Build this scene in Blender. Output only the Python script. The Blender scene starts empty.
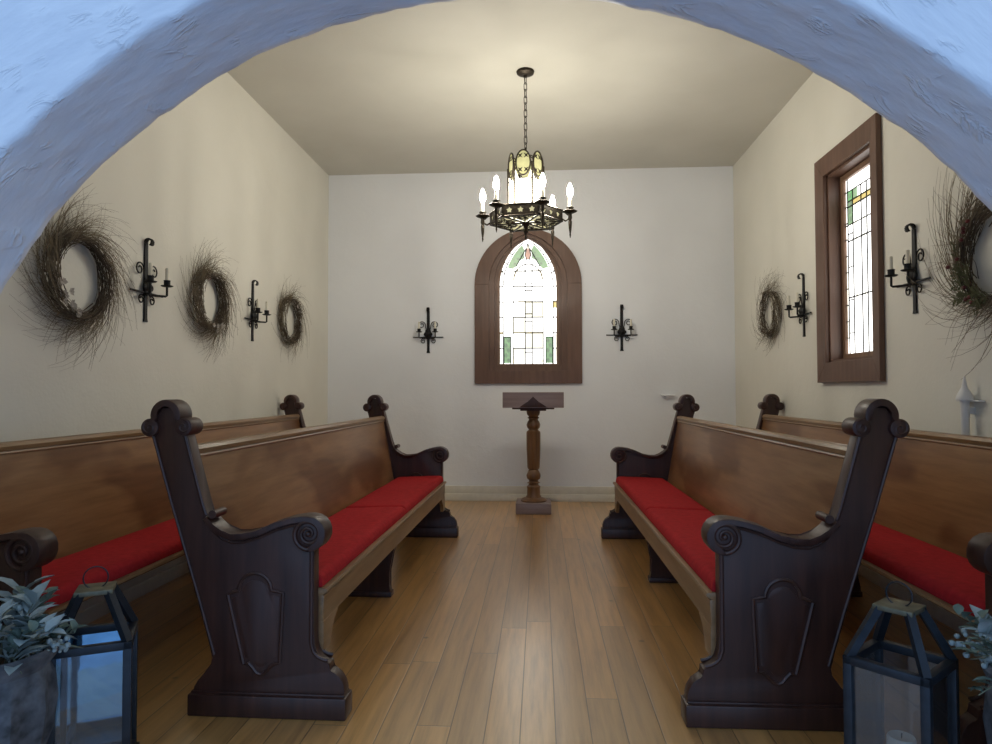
import bpy, bmesh, math, random
from mathutils import Vector, Matrix, noise, Euler
PI = math.pi
sc = bpy.context.scene
COL = sc.collection

# ------------------------------------------------------------------ basics
XL, XR, YB, YF, HC = -2.131, 1.885, 6.711, 1.45, 3.267
CAMZ = 1.08

def link(o):
    COL.objects.link(o)
    return o

class MB:
    """collects shapes, then builds one mesh object"""
    def __init__(self):
        self.bm = bmesh.new()
        self.mi = 0
    def _v(self, p):
        return self.bm.verts.new(p)
    def _f(self, vs):
        try:
            f = self.bm.faces.new(vs)
            f.material_index = self.mi
            return f
        except ValueError:
            return None
    def box(self, x0, x1, y0, y1, z0, z1, bev=0.0, mat=None):
        vs = [self._v((x, y, z)) for x in (x0, x1) for y in (y0, y1) for z in (z0, z1)]
        fs = []
        for q in ((0, 1, 3, 2), (4, 6, 7, 5), (0, 4, 5, 1), (2, 3, 7, 6), (0, 2, 6, 4), (1, 5, 7, 3)):
            fs.append(self._f([vs[i] for i in q]))
        if mat is not None:
            for v in vs:
                v.co = mat @ v.co
        if bev > 0:
            es = list({e for f in fs for e in f.edges})
            bmesh.ops.bevel(self.bm, geom=es, offset=bev, segments=2, profile=0.5, affect='EDGES')
        return self
    def tube(self, pts, r, n=8, cap=True, flat=None, closed=False):
        pts = [Vector(p) for p in pts]
        if closed:
            cap = False
        m = len(pts)
        rs = r if isinstance(r, (list, tuple)) else [r] * m
        rings = []
        prev = None
        for i, p in enumerate(pts):
            if closed:
                t = pts[(i + 1) % m] - pts[i - 1]
            else:
                t = pts[min(i + 1, m - 1)] - pts[max(i - 1, 0)]
            if t.length < 1e-9:
                t = Vector((0, 0, 1))
            t.normalize()
            if prev is None:
                a = Vector((0, 0, 1)) if abs(t.z) < 0.9 else Vector((1, 0, 0))
                nrm = t.cross(a).normalized()
            else:
                nrm = prev - t * prev.dot(t)
                if nrm.length < 1e-6:
                    nrm = t.orthogonal()
                nrm.normalize()
            prev = nrm
            b = t.cross(nrm)
            ring = []
            for k in range(n):
                a = 2 * PI * k / n + (PI / 4 if n == 4 else 0)
                ca, sa = math.cos(a), math.sin(a)
                ring.append(self._v(p + (nrm * ca + b * sa) * rs[i]))
            rings.append(ring)
        cnt = m if closed else m - 1
        for i in range(cnt):
            A, B = rings[i], rings[(i + 1) % m]
            for k in range(n):
                self._f([A[k], A[(k + 1) % n], B[(k + 1) % n], B[k]])
        if cap:
            self._f(list(reversed(rings[0])))
            self._f(rings[-1])
        return self
    def lathe(self, prof, n=24, c=(0, 0, 0), mat=None, flute=None):
        rings = []
        c = Vector(c)
        for (r, z) in prof:
            ring = []
            for k in range(n):
                a = 2 * PI * k / n
                rr = max(r, 1e-4)
                if flute:
                    rr *= flute(a, z)
                v = Vector((rr * math.cos(a), rr * math.sin(a), z))
                if mat is not None:
                    v = mat @ v
                ring.append(self._v(c + v))
            rings.append(ring)
        for A, B in zip(rings, rings[1:]):
            for k in range(n):
                self._f([A[k], A[(k + 1) % n], B[(k + 1) % n], B[k]])
        self._f(list(reversed(rings[0])))
        self._f(rings[-1])
        return self
    def prism(self, poly, y0, y1, bev=0.0, axis='Y'):
        """poly of (a, b): extruded along an axis"""
        def P(a, b, c):
            return {'Y': (a, c, b), 'X': (c, a, b), 'Z': (a, b, c)}[axis]
        A = [self._v(P(a, b, y0)) for a, b in poly]
        B = [self._v(P(a, b, y1)) for a, b in poly]
        n = len(poly)
        fa, fb = self._f(A), self._f(list(reversed(B)))
        for i in range(n):
            self._f([A[i], B[i], B[(i + 1) % n], A[(i + 1) % n]])
        if bev > 0:
            es = list(set(fa.edges) | set(fb.edges))
            bmesh.ops.bevel(self.bm, geom=es, offset=bev, segments=2, profile=0.5, affect='EDGES')
        return self
    def sphere(self, c, r, seg=12, rings=8, sc3=(1, 1, 1)):
        M = Matrix.Translation(c) @ Matrix.Diagonal((r * sc3[0], r * sc3[1], r * sc3[2], 1))
        d = bmesh.ops.create_uvsphere(self.bm, u_segments=seg, v_segments=rings, radius=1, matrix=M)
        for v in d['verts']:
            for f in v.link_faces:
                f.material_index = self.mi
        return self
    def quad(self, a, b, c, d):
        self._f([self._v(a), self._v(b), self._v(c), self._v(d)])
        return self
    def poly3(self, pts):
        self._f([self._v(p) for p in pts])
        return self
    def mesh_in(self, me, mat=None):
        n0 = len(self.bm.verts)
        self.bm.from_mesh(me)
        if mat is not None:
            self.bm.verts.ensure_lookup_table()
            for v in self.bm.verts[n0:]:
                v.co = mat @ v.co
        return self
    def build(self, name, mats, parent=None, smooth=35, recalc=True):
        if recalc:
            bmesh.ops.recalc_face_normals(self.bm, faces=self.bm.faces)
        me = bpy.data.meshes.new(name)
        self.bm.to_mesh(me)
        self.bm.free()
        for m in (mats if isinstance(mats, (list, tuple)) else [mats]):
            me.materials.append(m)
        if smooth:
            me.polygons.foreach_set('use_smooth', [True] * len(me.polygons))
            me.set_sharp_from_angle(angle=math.radians(smooth))
        o = link(bpy.data.objects.new(name, me))
        if parent is not None:
            o.parent = parent
        return o

def curve_solid(loops, depth, bev=0.0):
    """planar shape with holes (even-odd) as mesh, XY plane, thickness 2*depth centred"""
    cu = bpy.data.curves.new('outline', 'CURVE')
    cu.dimensions = '2D'
    cu.fill_mode = 'BOTH'
    cu.extrude = depth
    cu.bevel_depth = bev
    cu.bevel_resolution = 1
    if bev:
        cu.offset = -bev
    for lp in loops:
        s = cu.splines.new('POLY')
        s.points.add(len(lp) - 1)
        for i, (a, b) in enumerate(lp):
            s.points[i].co = (a, b, 0, 1)
        s.use_cyclic_u = True
    ob = bpy.data.objects.new('outline', cu)
    me = bpy.data.meshes.new_from_object(ob)
    bpy.data.objects.remove(ob)
    bpy.data.curves.remove(cu)
    return me

# XY shape -> XZ wall plane at y / YZ wall plane at x
def M_xz(y):
    return Matrix(((1, 0, 0, 0), (0, 0, 1, y), (0, 1, 0, 0), (0, 0, 0, 1)))
def M_yz(x):
    return Matrix(((0, 0, 1, x), (1, 0, 0, 0), (0, 1, 0, 0), (0, 0, 0, 1)))

def thing(name, label, cat, loc=(0, 0, 0), rotz=0.0, group=None):
    o = link(bpy.data.objects.new(name, None))
    o.empty_display_size = 0.1
    o.location = loc
    o.rotation_euler = (0, 0, rotz)
    o['label'] = label
    o['category'] = cat
    if group:
        o['group'] = group
    return o

def tag(o, label, cat, group=None):
    o['label'] = label
    o['category'] = cat
    if group:
        o['group'] = group
    return o

def struct(o):
    o['kind'] = 'structure'
    return o

def copy_thing(root, loc, rotz, label, group=None):
    r = root.copy()
    COL.objects.link(r)
    r.location = loc
    r.rotation_euler = (0, 0, rotz)
    r['label'] = label
    if group:
        r['group'] = group
    for ch in list(root.children):
        c = ch.copy()
        COL.objects.link(c)
        c.parent = r
        for g in list(ch.children):
            d = g.copy()
            COL.objects.link(d)
            d.parent = c
    return r

# ------------------------------------------------------------------ materials
def new_mat(name):
    m = bpy.data.materials.new(name)
    m.use_nodes = True
    nt = m.node_tree
    b = nt.nodes['Principled BSDF']
    return m, nt, b

def N(nt, t, **kw):
    n = nt.nodes.new(t)
    for k, v in kw.items():
        if k.startswith('i_'):
            n.inputs[k[2:].replace('_', ' ')].default_value = v
        else:
            setattr(n, k, v)
    return n

def ramp(nt, stops, interp='LINEAR'):
    r = nt.nodes.new('ShaderNodeValToRGB')
    r.color_ramp.interpolation = interp
    el = r.color_ramp.elements
    while len(el) < len(stops):
        el.new(0.5)
    for e, (p, c) in zip(el, stops):
        e.position = p
        e.color = (*c, 1) if len(c) == 3 else c
    return r

def plaster(name, col, col2, bump=0.12, scale=9.0, rough=0.75, fine=60.0):
    m, nt, b = new_mat(name)
    tc = N(nt, 'ShaderNodeTexCoord')
    n1 = N(nt, 'ShaderNodeTexNoise', i_Scale=scale * 0.18, i_Detail=4.0)
    n2 = N(nt, 'ShaderNodeTexNoise', i_Scale=fine, i_Detail=3.0)
    n3 = N(nt, 'ShaderNodeTexNoise', i_Scale=scale, i_Detail=5.0)
    for n in (n1, n2, n3):
        nt.links.new(tc.outputs['Object'], n.inputs['Vector'])
    r = ramp(nt, [(0.35, col), (0.7, col2)])
    nt.links.new(n1.outputs['Fac'], r.inputs['Fac'])
    nt.links.new(r.outputs['Color'], b.inputs['Base Color'])
    b.inputs['Roughness'].default_value = rough
    ad = N(nt, 'ShaderNodeMath', operation='ADD')
    nt.links.new(n2.outputs['Fac'], ad.inputs[0])
    mu = N(nt, 'ShaderNodeMath', operation='MULTIPLY')
    mu.inputs[1].default_value = 3.0
    nt.links.new(n3.outputs['Fac'], mu.inputs[0])
    nt.links.new(mu.outputs[0], ad.inputs[1])
    bp = N(nt, 'ShaderNodeBump', i_Strength=bump, i_Distance=0.01)
    nt.links.new(ad.outputs[0], bp.inputs['Height'])
    nt.links.new(bp.outputs['Normal'], b.inputs['Normal'])
    return m

def trowel_plaster(name):
    """hand-trowelled stucco: streaks of leftover plaster drawn along the arch"""
    m, nt, b = new_mat(name)
    tc = N(nt, 'ShaderNodeTexCoord')
    uvm = N(nt, 'ShaderNodeUVMap', uv_map='trowel')
    mp = N(nt, 'ShaderNodeMapping')
    mp.inputs['Rotation'].default_value = (0, 0, 0.35)
    mp.inputs['Scale'].default_value = (3.2, 8.5, 1)
    nt.links.new(uvm.outputs['UV'], mp.inputs['Vector'])
    streak = N(nt, 'ShaderNodeTexNoise', i_Scale=1.9, i_Detail=4.0, i_Roughness=0.55, i_Distortion=0.9)
    nt.links.new(mp.outputs['Vector'], streak.inputs['Vector'])
    # ridges where the noise crosses its middle value
    sub = N(nt, 'ShaderNodeMath', operation='SUBTRACT')
    nt.links.new(streak.outputs['Fac'], sub.inputs[0])
    sub.inputs[1].default_value = 0.5
    ab = N(nt, 'ShaderNodeMath', operation='ABSOLUTE')
    nt.links.new(sub.outputs[0], ab.inputs[0])
    rr = ramp(nt, [(0.0, (1, 1, 1)), (0.02, (0.45, 0.45, 0.45)), (0.06, (0, 0, 0))])
    nt.links.new(ab.outputs[0], rr.inputs['Fac'])
    gate = N(nt, 'ShaderNodeTexNoise', i_Scale=10.0, i_Detail=2.0)
    nt.links.new(tc.outputs['Object'], gate.inputs['Vector'])
    gr = ramp(nt, [(0.53, (0, 0, 0)), (0.62, (1, 1, 1))])
    nt.links.new(gate.outputs['Fac'], gr.inputs['Fac'])
    mu = N(nt, 'ShaderNodeMath', operation='MULTIPLY')
    nt.links.new(rr.outputs['Color'], mu.inputs[0])
    nt.links.new(gr.outputs['Color'], mu.inputs[1])
    lo = N(nt, 'ShaderNodeTexNoise', i_Scale=2.2, i_Detail=5.0, i_Roughness=0.5)
    nt.links.new(mp.outputs['Vector'], lo.inputs['Vector'])
    ma = N(nt, 'ShaderNodeMath', operation='MULTIPLY_ADD')
    nt.links.new(lo.outputs['Fac'], ma.inputs[0])
    ma.inputs[1].default_value = 1.1
    mh = N(nt, 'ShaderNodeMath', operation='MULTIPLY')
    mh.inputs[1].default_value = 0.55
    nt.links.new(mu.outputs[0], mh.inputs[0])
    nt.links.new(mh.outputs[0], ma.inputs[2])
    bp = N(nt, 'ShaderNodeBump', i_Strength=0.5, i_Distance=0.014)
    nt.links.new(ma.outputs[0], bp.inputs['Height'])
    nt.links.new(bp.outputs['Normal'], b.inputs['Normal'])
    cr = ramp(nt, [(0.3, (0.70, 0.71, 0.73)), (0.7, (0.80, 0.80, 0.80))])
    nt.links.new(lo.outputs['Fac'], cr.inputs['Fac'])
    nt.links.new(cr.outputs['Color'], b.inputs['Base Color'])
    b.inputs['Roughness'].default_value = 0.5
    return m

def wood(name, dark, light, axis='Y', rough=(0.25, 0.45), scale=1.0, cloud=None, coat=0.0, bump=0.05):
    m, nt, b = new_mat(name)
    tc = N(nt, 'ShaderNodeTexCoord')
    mp = N(nt, 'ShaderNodeMapping')
    s = {'X': (1.2, 14, 14), 'Y': (14, 1.2, 14), 'Z': (14, 14, 1.2)}[axis]
    mp.inputs['Scale'].default_value = [v * scale for v in s]
    nt.links.new(tc.outputs['Object'], mp.inputs['Vector'])
    n1 = N(nt, 'ShaderNodeTexNoise', i_Scale=2.2, i_Detail=6.0, i_Roughness=0.6, i_Distortion=0.1)
    nt.links.new(mp.outputs['Vector'], n1.inputs['Vector'])
    r = ramp(nt, [(0.3, dark), (0.7, light)])
    nt.links.new(n1.outputs['Fac'], r.inputs['Fac'])
    colout = r.outputs['Color']
    n2 = N(nt, 'ShaderNodeTexNoise', i_Scale=1.7, i_Detail=2.0, i_Distortion=0.25)
    mp2 = N(nt, 'ShaderNodeMapping')
    mp2.inputs['Scale'].default_value = (1.6, 0.9, 2.2)
    nt.links.new(tc.outputs['Object'], mp2.inputs['Vector'])
    nt.links.new(mp2.outputs['Vector'], n2.inputs['Vector'])
    if cloud:
        cr = ramp(nt, [(0.47, (0, 0, 0)), (0.56, (1, 1, 1))])
        nt.links.new(n2.outputs['Fac'], cr.inputs['Fac'])
        mx = N(nt, 'ShaderNodeMix', data_type='RGBA', blend_type='MIX')
        nt.links.new(cr.outputs['Color'], mx.inputs['Factor'])
        nt.links.new(colout, mx.inputs['A'])
        mz = N(nt, 'ShaderNodeMix', data_type='RGBA', blend_type='MULTIPLY')
        mz.inputs['Factor'].default_value = 1.0
        nt.links.new(colout, mz.inputs['A'])
        mz.inputs['B'].default_value = (*cloud, 1)
        nt.links.new(mz.outputs['Result'], mx.inputs['B'])
        colout = mx.outputs['Result']
    nt.links.new(colout, b.inputs['Base Color'])
    rg = N(nt, 'ShaderNodeMapRange')
    rg.inputs['From Min'].default_value = 0.35
    rg.inputs['From Max'].default_value = 0.65
    rg.inputs['To Min'].default_value = rough[0]
    rg.inputs['To Max'].default_value = rough[1]
    nt.links.new(n2.outputs['Fac'], rg.inputs['Value'])
    nt.links.new(rg.outputs['Result'], b.inputs['Roughness'])
    b.inputs['Coat Weight'].default_value = coat
    b.inputs['Coat Roughness'].default_value = 0.15
    bp = N(nt, 'ShaderNodeBump', i_Strength=bump, i_Distance=0.004)
    nt.links.new(n1.outputs['Fac'], bp.inputs['Height'])
    nt.links.new(bp.outputs['Normal'], b.inputs['Normal'])
    return m

def floor_mat():
    m, nt, b = new_mat('oiled_floorboards')
    W, LEN = 0.112, 2.6
    tc = N(nt, 'ShaderNodeTexCoord')
    sp = N(nt, 'ShaderNodeSeparateXYZ')
    nt.links.new(tc.outputs['Object'], sp.inputs[0])
    def M(op, a, bb=None, c=None):
        n = N(nt, 'ShaderNodeMath', operation=op)
        for i, v in enumerate((a, bb, c)):
            if v is None:
                continue
            if isinstance(v, (int, float)):
                n.inputs[i].default_value = v
            else:
                nt.links.new(v, n.inputs[i])
        return n.outputs[0]
    u = M('DIVIDE', M('ADD', sp.outputs['X'], 10.035), W)
    iu = M('FLOOR', u)
    fu = M('FRACT', u)
    w1 = N(nt, 'ShaderNodeTexWhiteNoise', noise_dimensions='1D')
    nt.links.new(iu, w1.inputs['W'])
    v = M('ADD', M('DIVIDE', sp.outputs['Y'], LEN), M('MULTIPLY', w1.outputs['Value'], 7.0))
    iv = M('FLOOR', v)
    fv = M('FRACT', v)
    cb = N(nt, 'ShaderNodeCombineXYZ')
    nt.links.new(iu, cb.inputs[0])
    nt.links.new(iv, cb.inputs[1])
    w2 = N(nt, 'ShaderNodeTexWhiteNoise', noise_dimensions='3D')
    nt.links.new(cb.outputs[0], w2.inputs['Vector'])
    seam_u = M('MINIMUM', fu, M('SUBTRACT', 1.0, fu))
    seam_v = M('MULTIPLY', M('MINIMUM', fv, M('SUBTRACT', 1.0, fv)), LEN / W)
    seam = M('MINIMUM', seam_u, seam_v)
    sr = N(nt, 'ShaderNodeMapRange')
    sr.inputs['From Min'].default_value = 0.006
    sr.inputs['From Max'].default_value = 0.022
    nt.links.new(seam, sr.inputs['Value'])
    # grain, shifted per board
    ad = N(nt, 'ShaderNodeVectorMath', operation='MULTIPLY_ADD')
    nt.links.new(w2.outputs['Color'], ad.inputs[0])
    ad.inputs[1].default_value = (5, 9, 3)
    nt.links.new(tc.outputs['Object'], ad.inputs[2])
    mp = N(nt, 'ShaderNodeMapping')
    mp.inputs['Scale'].default_value = (22, 1.3, 8)
    nt.links.new(ad.outputs[0], mp.inputs['Vector'])
    n1 = N(nt, 'ShaderNodeTexNoise', i_Scale=1.6, i_Detail=6.0, i_Roughness=0.62, i_Distortion=0.15)
    nt.links.new(mp.outputs['Vector'], n1.inputs['Vector'])
    r = ramp(nt, [(0.28, (0.35, 0.175, 0.052)), (0.52, (0.54, 0.285, 0.086)), (0.75, (0.65, 0.365, 0.12))])
    nt.links.new(n1.outputs['Fac'], r.inputs['Fac'])
    mr = N(nt, 'ShaderNodeMapRange')
    mr.inputs['To Min'].default_value = 0.78
    mr.inputs['To Max'].default_value = 1.12
    nt.links.new(w2.outputs['Value'], mr.inputs['Value'])
    mul = N(nt, 'ShaderNodeVectorMath', operation='SCALE')
    nt.links.new(r.outputs['Color'], mul.inputs[0])
    nt.links.new(mr.outputs['Result'], mul.inputs['Scale'])
    # knots and nail heads
    vo = N(nt, 'ShaderNodeTexVoronoi', i_Scale=3.1)
    nt.links.new(tc.outputs['Object'], vo.inputs['Vector'])
    kr = N(nt, 'ShaderNodeMapRange')
    kr.inputs['From Min'].default_value = 0.018
    kr.inputs['From Max'].default_value = 0.05
    kr.inputs['To Min'].default_value = 0.35
    nt.links.new(vo.outputs['Distance'], kr.inputs['Value'])
    mul2 = N(nt, 'ShaderNodeVectorMath', operation='SCALE')
    nt.links.new(mul.outputs[0], mul2.inputs[0])
    sm = N(nt, 'ShaderNodeMapRange')
    sm.inputs['To Min'].default_value = 0.25
    nt.links.new(sr.outputs['Result'], sm.inputs['Value'])
    nt.links.new(M('MULTIPLY', sm.outputs['Result'], kr.outputs['Result']), mul2.inputs['Scale'])
    nt.links.new(mul2.outputs[0], b.inputs['Base Color'])
    n3 = N(nt, 'ShaderNodeTexNoise', i_Scale=2.0, i_Detail=4.0)
    nt.links.new(tc.outputs['Object'], n3.inputs['Vector'])
    rg = N(nt, 'ShaderNodeMapRange')
    rg.inputs['From Min'].default_value = 0.3
    rg.inputs['From Max'].default_value = 0.7
    rg.inputs['To Min'].default_value = 0.285
    rg.inputs['To Max'].default_value = 0.33
    b.inputs['Specular IOR Level'].default_value = 0.9
    b.inputs['Coat Weight'].default_value = 0.7
    b.inputs['Coat Roughness'].default_value = 0.29
    b.inputs['Coat IOR'].default_value = 1.6
    nt.links.new(n3.outputs['Fac'], rg.inputs['Value'])
    nt.links.new(rg.outputs['Result'], b.inputs['Roughness'])
    bp = N(nt, 'ShaderNodeBump', i_Strength=0.35, i_Distance=0.002)
    # boards slightly cupped
    cup = M('MULTIPLY', M('MULTIPLY', fu, M('SUBTRACT', 1.0, fu)), 1.6)
    h = M('ADD', M('ADD', sr.outputs['Result'], cup), M('MULTIPLY', n1.outputs['Fac'], 0.35))
    nt.links.new(h, bp.inputs['Height'])
    nt.links.new(bp.outputs['Normal'], b.inputs['Normal'])
    return m

def simple(name, col, rough=0.5, metal=0.0, var=0.0, vscale=20.0, bump=0.0, sheen=0.0, spec=0.5):
    m, nt, b = new_mat(name)
    b.inputs['Roughness'].default_value = rough
    b.inputs['Metallic'].default_value = metal
    b.inputs['Specular IOR Level'].default_value = spec
    if sheen:
        b.inputs['Sheen Weight'].default_value = sheen
        b.inputs['Sheen Roughness'].default_value = 0.5
        b.inputs['Sheen Tint'].default_value = (*[min(1, c * 2 + 0.1) for c in col], 1)
    tc = N(nt, 'ShaderNodeTexCoord')
    n1 = N(nt, 'ShaderNodeTexNoise', i_Scale=vscale, i_Detail=4.0)
    nt.links.new(tc.outputs['Object'], n1.inputs['Vector'])
    lo = tuple(c * (1 - var) for c in col)
    hi = tuple(min(1, c * (1 + var)) for c in col)
    r = ramp(nt, [(0.3, lo), (0.7, hi)])
    nt.links.new(n1.outputs['Fac'], r.inputs['Fac'])
    nt.links.new(r.outputs['Color'], b.inputs['Base Color'])
    if bump:
        bp = N(nt, 'ShaderNodeBump', i_Strength=bump, i_Distance=0.003)
        nt.links.new(n1.outputs['Fac'], bp.inputs['Height'])
        nt.links.new(bp.outputs['Normal'], b.inputs['Normal'])
    return m

def glow(name, col, strength, var=0.0, vscale=14.0, base=(0.5, 0.5, 0.5)):
    m, nt, b = new_mat(name)
    b.inputs['Base Color'].default_value = (*base, 1)
    b.inputs['Roughness'].default_value = 0.3
    b.inputs['Emission Strength'].default_value = strength
    if var:
        tc = N(nt, 'ShaderNodeTexCoord')
        n1 = N(nt, 'ShaderNodeTexNoise', i_Scale=vscale, i_Detail=3.0)
        nt.links.new(tc.outputs['Object'], n1.inputs['Vector'])
        r = ramp(nt, [(0.3, tuple(c * (1 - var) for c in col)), (0.7, col)])
        nt.links.new(n1.outputs['Fac'], r.inputs['Fac'])
        nt.links.new(r.outputs['Color'], b.inputs['Emission Color'])
    else:
        b.inputs['Emission Color'].default_value = (*col, 1)
    return m

def clear_glass(name):
    m, nt, b = new_mat(name)
    out = nt.nodes['Material Output']
    tr = N(nt, 'ShaderNodeBsdfTransparent')
    tr.inputs['Color'].default_value = (0.86, 0.88, 0.9, 1)
    gl = N(nt, 'ShaderNodeBsdfGlossy')
    gl.inputs['Roughness'].default_value = 0.03
    fr = N(nt, 'ShaderNodeFresnel')
    fr.inputs['IOR'].default_value = 1.5
    mul = N(nt, 'ShaderNodeMath', operation='MULTIPLY')
    mul.inputs[1].default_value = 1.8
    nt.links.new(fr.outputs[0], mul.inputs[0])
    mx = N(nt, 'ShaderNodeMixShader')
    nt.links.new(mul.outputs[0], mx.inputs[0])
    nt.links.new(tr.outputs[0], mx.inputs[1])
    nt.links.new(gl.outputs[0], mx.inputs[2])
    # a film of dust
    df = N(nt, 'ShaderNodeBsdfDiffuse')
    df.inputs['Color'].default_value = (0.5, 0.5, 0.5, 1)
    mx2 = N(nt, 'ShaderNodeMixShader')
    mx2.inputs[0].default_value = 0.025
    nt.links.new(mx.outputs[0], mx2.inputs[1])
    nt.links.new(df.outputs[0], mx2.inputs[2])
    nt.links.new(mx2.outputs[0], out.inputs['Surface'])
    return m

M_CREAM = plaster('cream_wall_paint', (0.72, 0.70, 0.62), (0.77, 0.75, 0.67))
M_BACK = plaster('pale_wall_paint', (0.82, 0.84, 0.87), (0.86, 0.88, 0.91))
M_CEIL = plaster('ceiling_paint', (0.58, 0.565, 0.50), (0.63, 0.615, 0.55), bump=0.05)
M_STUCCO = trowel_plaster('trowelled_stucco')
M_TRIM = simple('white_trim_paint', (0.70, 0.67, 0.58), 0.45, var=0.05)
M_FLOOR = floor_mat()
M_GROUND = simple('stone_paving', (0.46, 0.51, 0.60), 0.8, var=0.3, vscale=6, bump=0.3)
M_ENDW = wood('dark_mahogany', (0.028, 0.011, 0.008), (0.064, 0.025, 0.017), 'Z', (0.34, 0.5), bump=0.05)
M_BACKW = wood('patchy_golden_oak', (0.21, 0.10, 0.040), (0.33, 0.172, 0.073), 'Y', (0.29, 0.36), cloud=(0.62, 0.52, 0.46), bump=0.015)  # cloud multiplies soft darker patches into the oak colour
M_RAILW = wood('honey_oak', (0.19, 0.105, 0.045), (0.30, 0.18, 0.085), 'Y', (0.3, 0.4))
M_RED = simple('red_velvet', (0.38, 0.019, 0.022), 0.9, var=0.15, vscale=40, bump=0.2, sheen=0.06, spec=0.1)
M_CASE = wood('walnut_casing', (0.10, 0.050, 0.031), (0.16, 0.083, 0.052), 'Z', (0.4, 0.55))
M_CASE2 = wood('warm_sash_wood', (0.16, 0.09, 0.052), (0.24, 0.14, 0.085), 'Z', (0.4, 0.55))
M_IRON = simple('black_wrought_iron', (0.016, 0.016, 0.017), 0.5, 0.6, var=0.3, vscale=60)
M_BRONZE = simple('dark_bronze', (0.045, 0.036, 0.026), 0.42, 0.8, var=0.3, vscale=60)
M_CANDLE = simple('ivory_wax', (0.74, 0.70, 0.58), 0.5, var=0.04)
M_LECT = wood('turned_oak', (0.10, 0.045, 0.018), (0.20, 0.095, 0.038), 'Z', (0.32, 0.42))
M_LECT2 = wood('greyed_mahogany', (0.19, 0.135, 0.13), (0.28, 0.21, 0.205), 'X', (0.35, 0.5))
M_TWIG = simple('dry_twig', (0.085, 0.062, 0.042), 0.9, var=0.4)
M_TWIG2 = simple('pale_twig', (0.17, 0.135, 0.088), 0.9, var=0.4)
M_DRIED = simple('dried_flower', (0.36, 0.33, 0.29), 0.9, var=0.25)
M_MOSS = simple('dried_moss', (0.07, 0.075, 0.03), 0.9, var=0.35)
M_BERRY = simple('dark_berry', (0.12, 0.02, 0.02), 0.5, var=0.3)
M_LANT = simple('lantern_metal', (0.020, 0.026, 0.034), 0.45, 0.4, var=0.25, vscale=30)
M_LANTTOP = simple('tarnished_brass', (0.14, 0.13, 0.085), 0.5, 0.5, var=0.3, vscale=30)
M_GLASS = clear_glass('dusty_glass')
M_STONE = simple('carved_stone', (0.085, 0.088, 0.095), 0.85, var=0.7, vscale=22, bump=0.9)
M_LEAF = simple('dusty_green_leaf', (0.11, 0.16, 0.13), 0.65, var=0.3, vscale=18)
M_LEAF2 = simple('silvery_leaf', (0.30, 0.37, 0.37), 0.65, var=0.25, vscale=18)
M_STEM = simple('plant_stem', (0.13, 0.14, 0.09), 0.8, var=0.3)
M_SOIL = simple('soil', (0.03, 0.022, 0.015), 0.95, var=0.4)
M_WHITE = simple('white_paint', (0.74, 0.74, 0.72), 0.4, var=0.03)
M_LEAD = simple('lead_came', (0.03, 0.032, 0.03), 0.5, 0.5, var=0.2)
GS = 1.0
G_WHITE = glow('opal_glass', (1.0, 0.985, 0.95), 3.0, 0.12, 9)
G_CREAM = glow('cream_glass', (1.0, 0.965, 0.80), 1.25, 0.15, 9)
G_YEL = glow('amber_glass', (0.85, 0.62, 0.10), 0.95, 0.25, 20)
G_GRN = glow('green_glass', (0.20, 0.50, 0.20), 0.75, 0.35, 30)
G_DGRN = glow('deep_green_glass', (0.10, 0.34, 0.14), 0.55, 0.35, 40)
G_PINK = glow('rose_glass', (0.75, 0.30, 0.20), 0.75, 0.35, 30)
G_BULB = glow('lit_bulb', (1.0, 0.94, 0.81), 345.0)
G_LAMP = glow('lit_opal_panel', (1.0, 0.95, 0.80), 4.0, 0.1, 6)
G_OVAL = glow('lit_amber_medallion', (0.78, 0.76, 0.36), 0.62, 0.2, 25, (0.12, 0.11, 0.06))
G_BAND = glow('lit_amber_glass', (0.85, 0.78, 0.46), 0.8, 0.25, 30, (0.2, 0.18, 0.1))

for m_ in (G_CREAM, G_YEL, G_GRN, G_DGRN, G_PINK, G_OVAL, G_BAND):
    m_.cycles.emission_sampling = 'NONE'
for m_ in (G_BULB, G_LAMP, G_WHITE):
    m_.cycles.emission_sampling = 'FRONT'

# mirror for the back of one lantern
def mirror_mat():
    m, nt, b = new_mat('old_mirror')
    b.inputs['Base Color'].default_value = (0.40, 0.74, 1.0, 1)
    b.inputs['Metallic'].default_value = 1.0
    b.inputs['Roughness'].default_value = 0.06
    tc = N(nt, 'ShaderNodeTexCoord')
    n1 = N(nt, 'ShaderNodeTexNoise', i_Scale=9.0, i_Detail=3.0)
    nt.links.new(tc.outputs['Object'], n1.inputs['Vector'])
    bp = N(nt, 'ShaderNodeBump', i_Strength=0.08, i_Distance=0.01)
    nt.links.new(n1.outputs['Fac'], bp.inputs['Height'])
    nt.links.new(bp.outputs['Normal'], b.inputs['Normal'])
    return m
M_MIRROR = mirror_mat()

# ------------------------------------------------------------------ the room
WT = 0.16
struct(MB().box(XL - WT, XR + WT, 1.21, YB + WT, -0.12, 0.0).build('floor', M_FLOOR, smooth=0))
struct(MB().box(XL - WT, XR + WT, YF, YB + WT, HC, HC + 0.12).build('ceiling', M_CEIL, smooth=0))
struct(MB().box(XL - WT, XL, YF, YB + WT, 0, HC).build('wall_left', M_CREAM, smooth=0))

def gothic(xc, hw, z0, zs, rise, n=16):
    """pointed-arch outline, counter-clockwise from bottom left"""
    r = (rise * rise + hw * hw) / (2 * hw)
    amax = math.asin(min(1, rise / r)) if r >= hw else PI - math.asin(rise / r)
    pts = [(xc - hw, z0), (xc + hw, z0)]
    for i in range(n + 1):
        a = amax * i / n
        pts.append((xc + hw - r + r * math.cos(a), zs + r * math.sin(a)))
    for i in range(n - 1, -1, -1):
        a = amax * i / n
        pts.append((xc - hw + r - r * math.cos(a), zs + r * math.sin(a)))
    return pts

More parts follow.
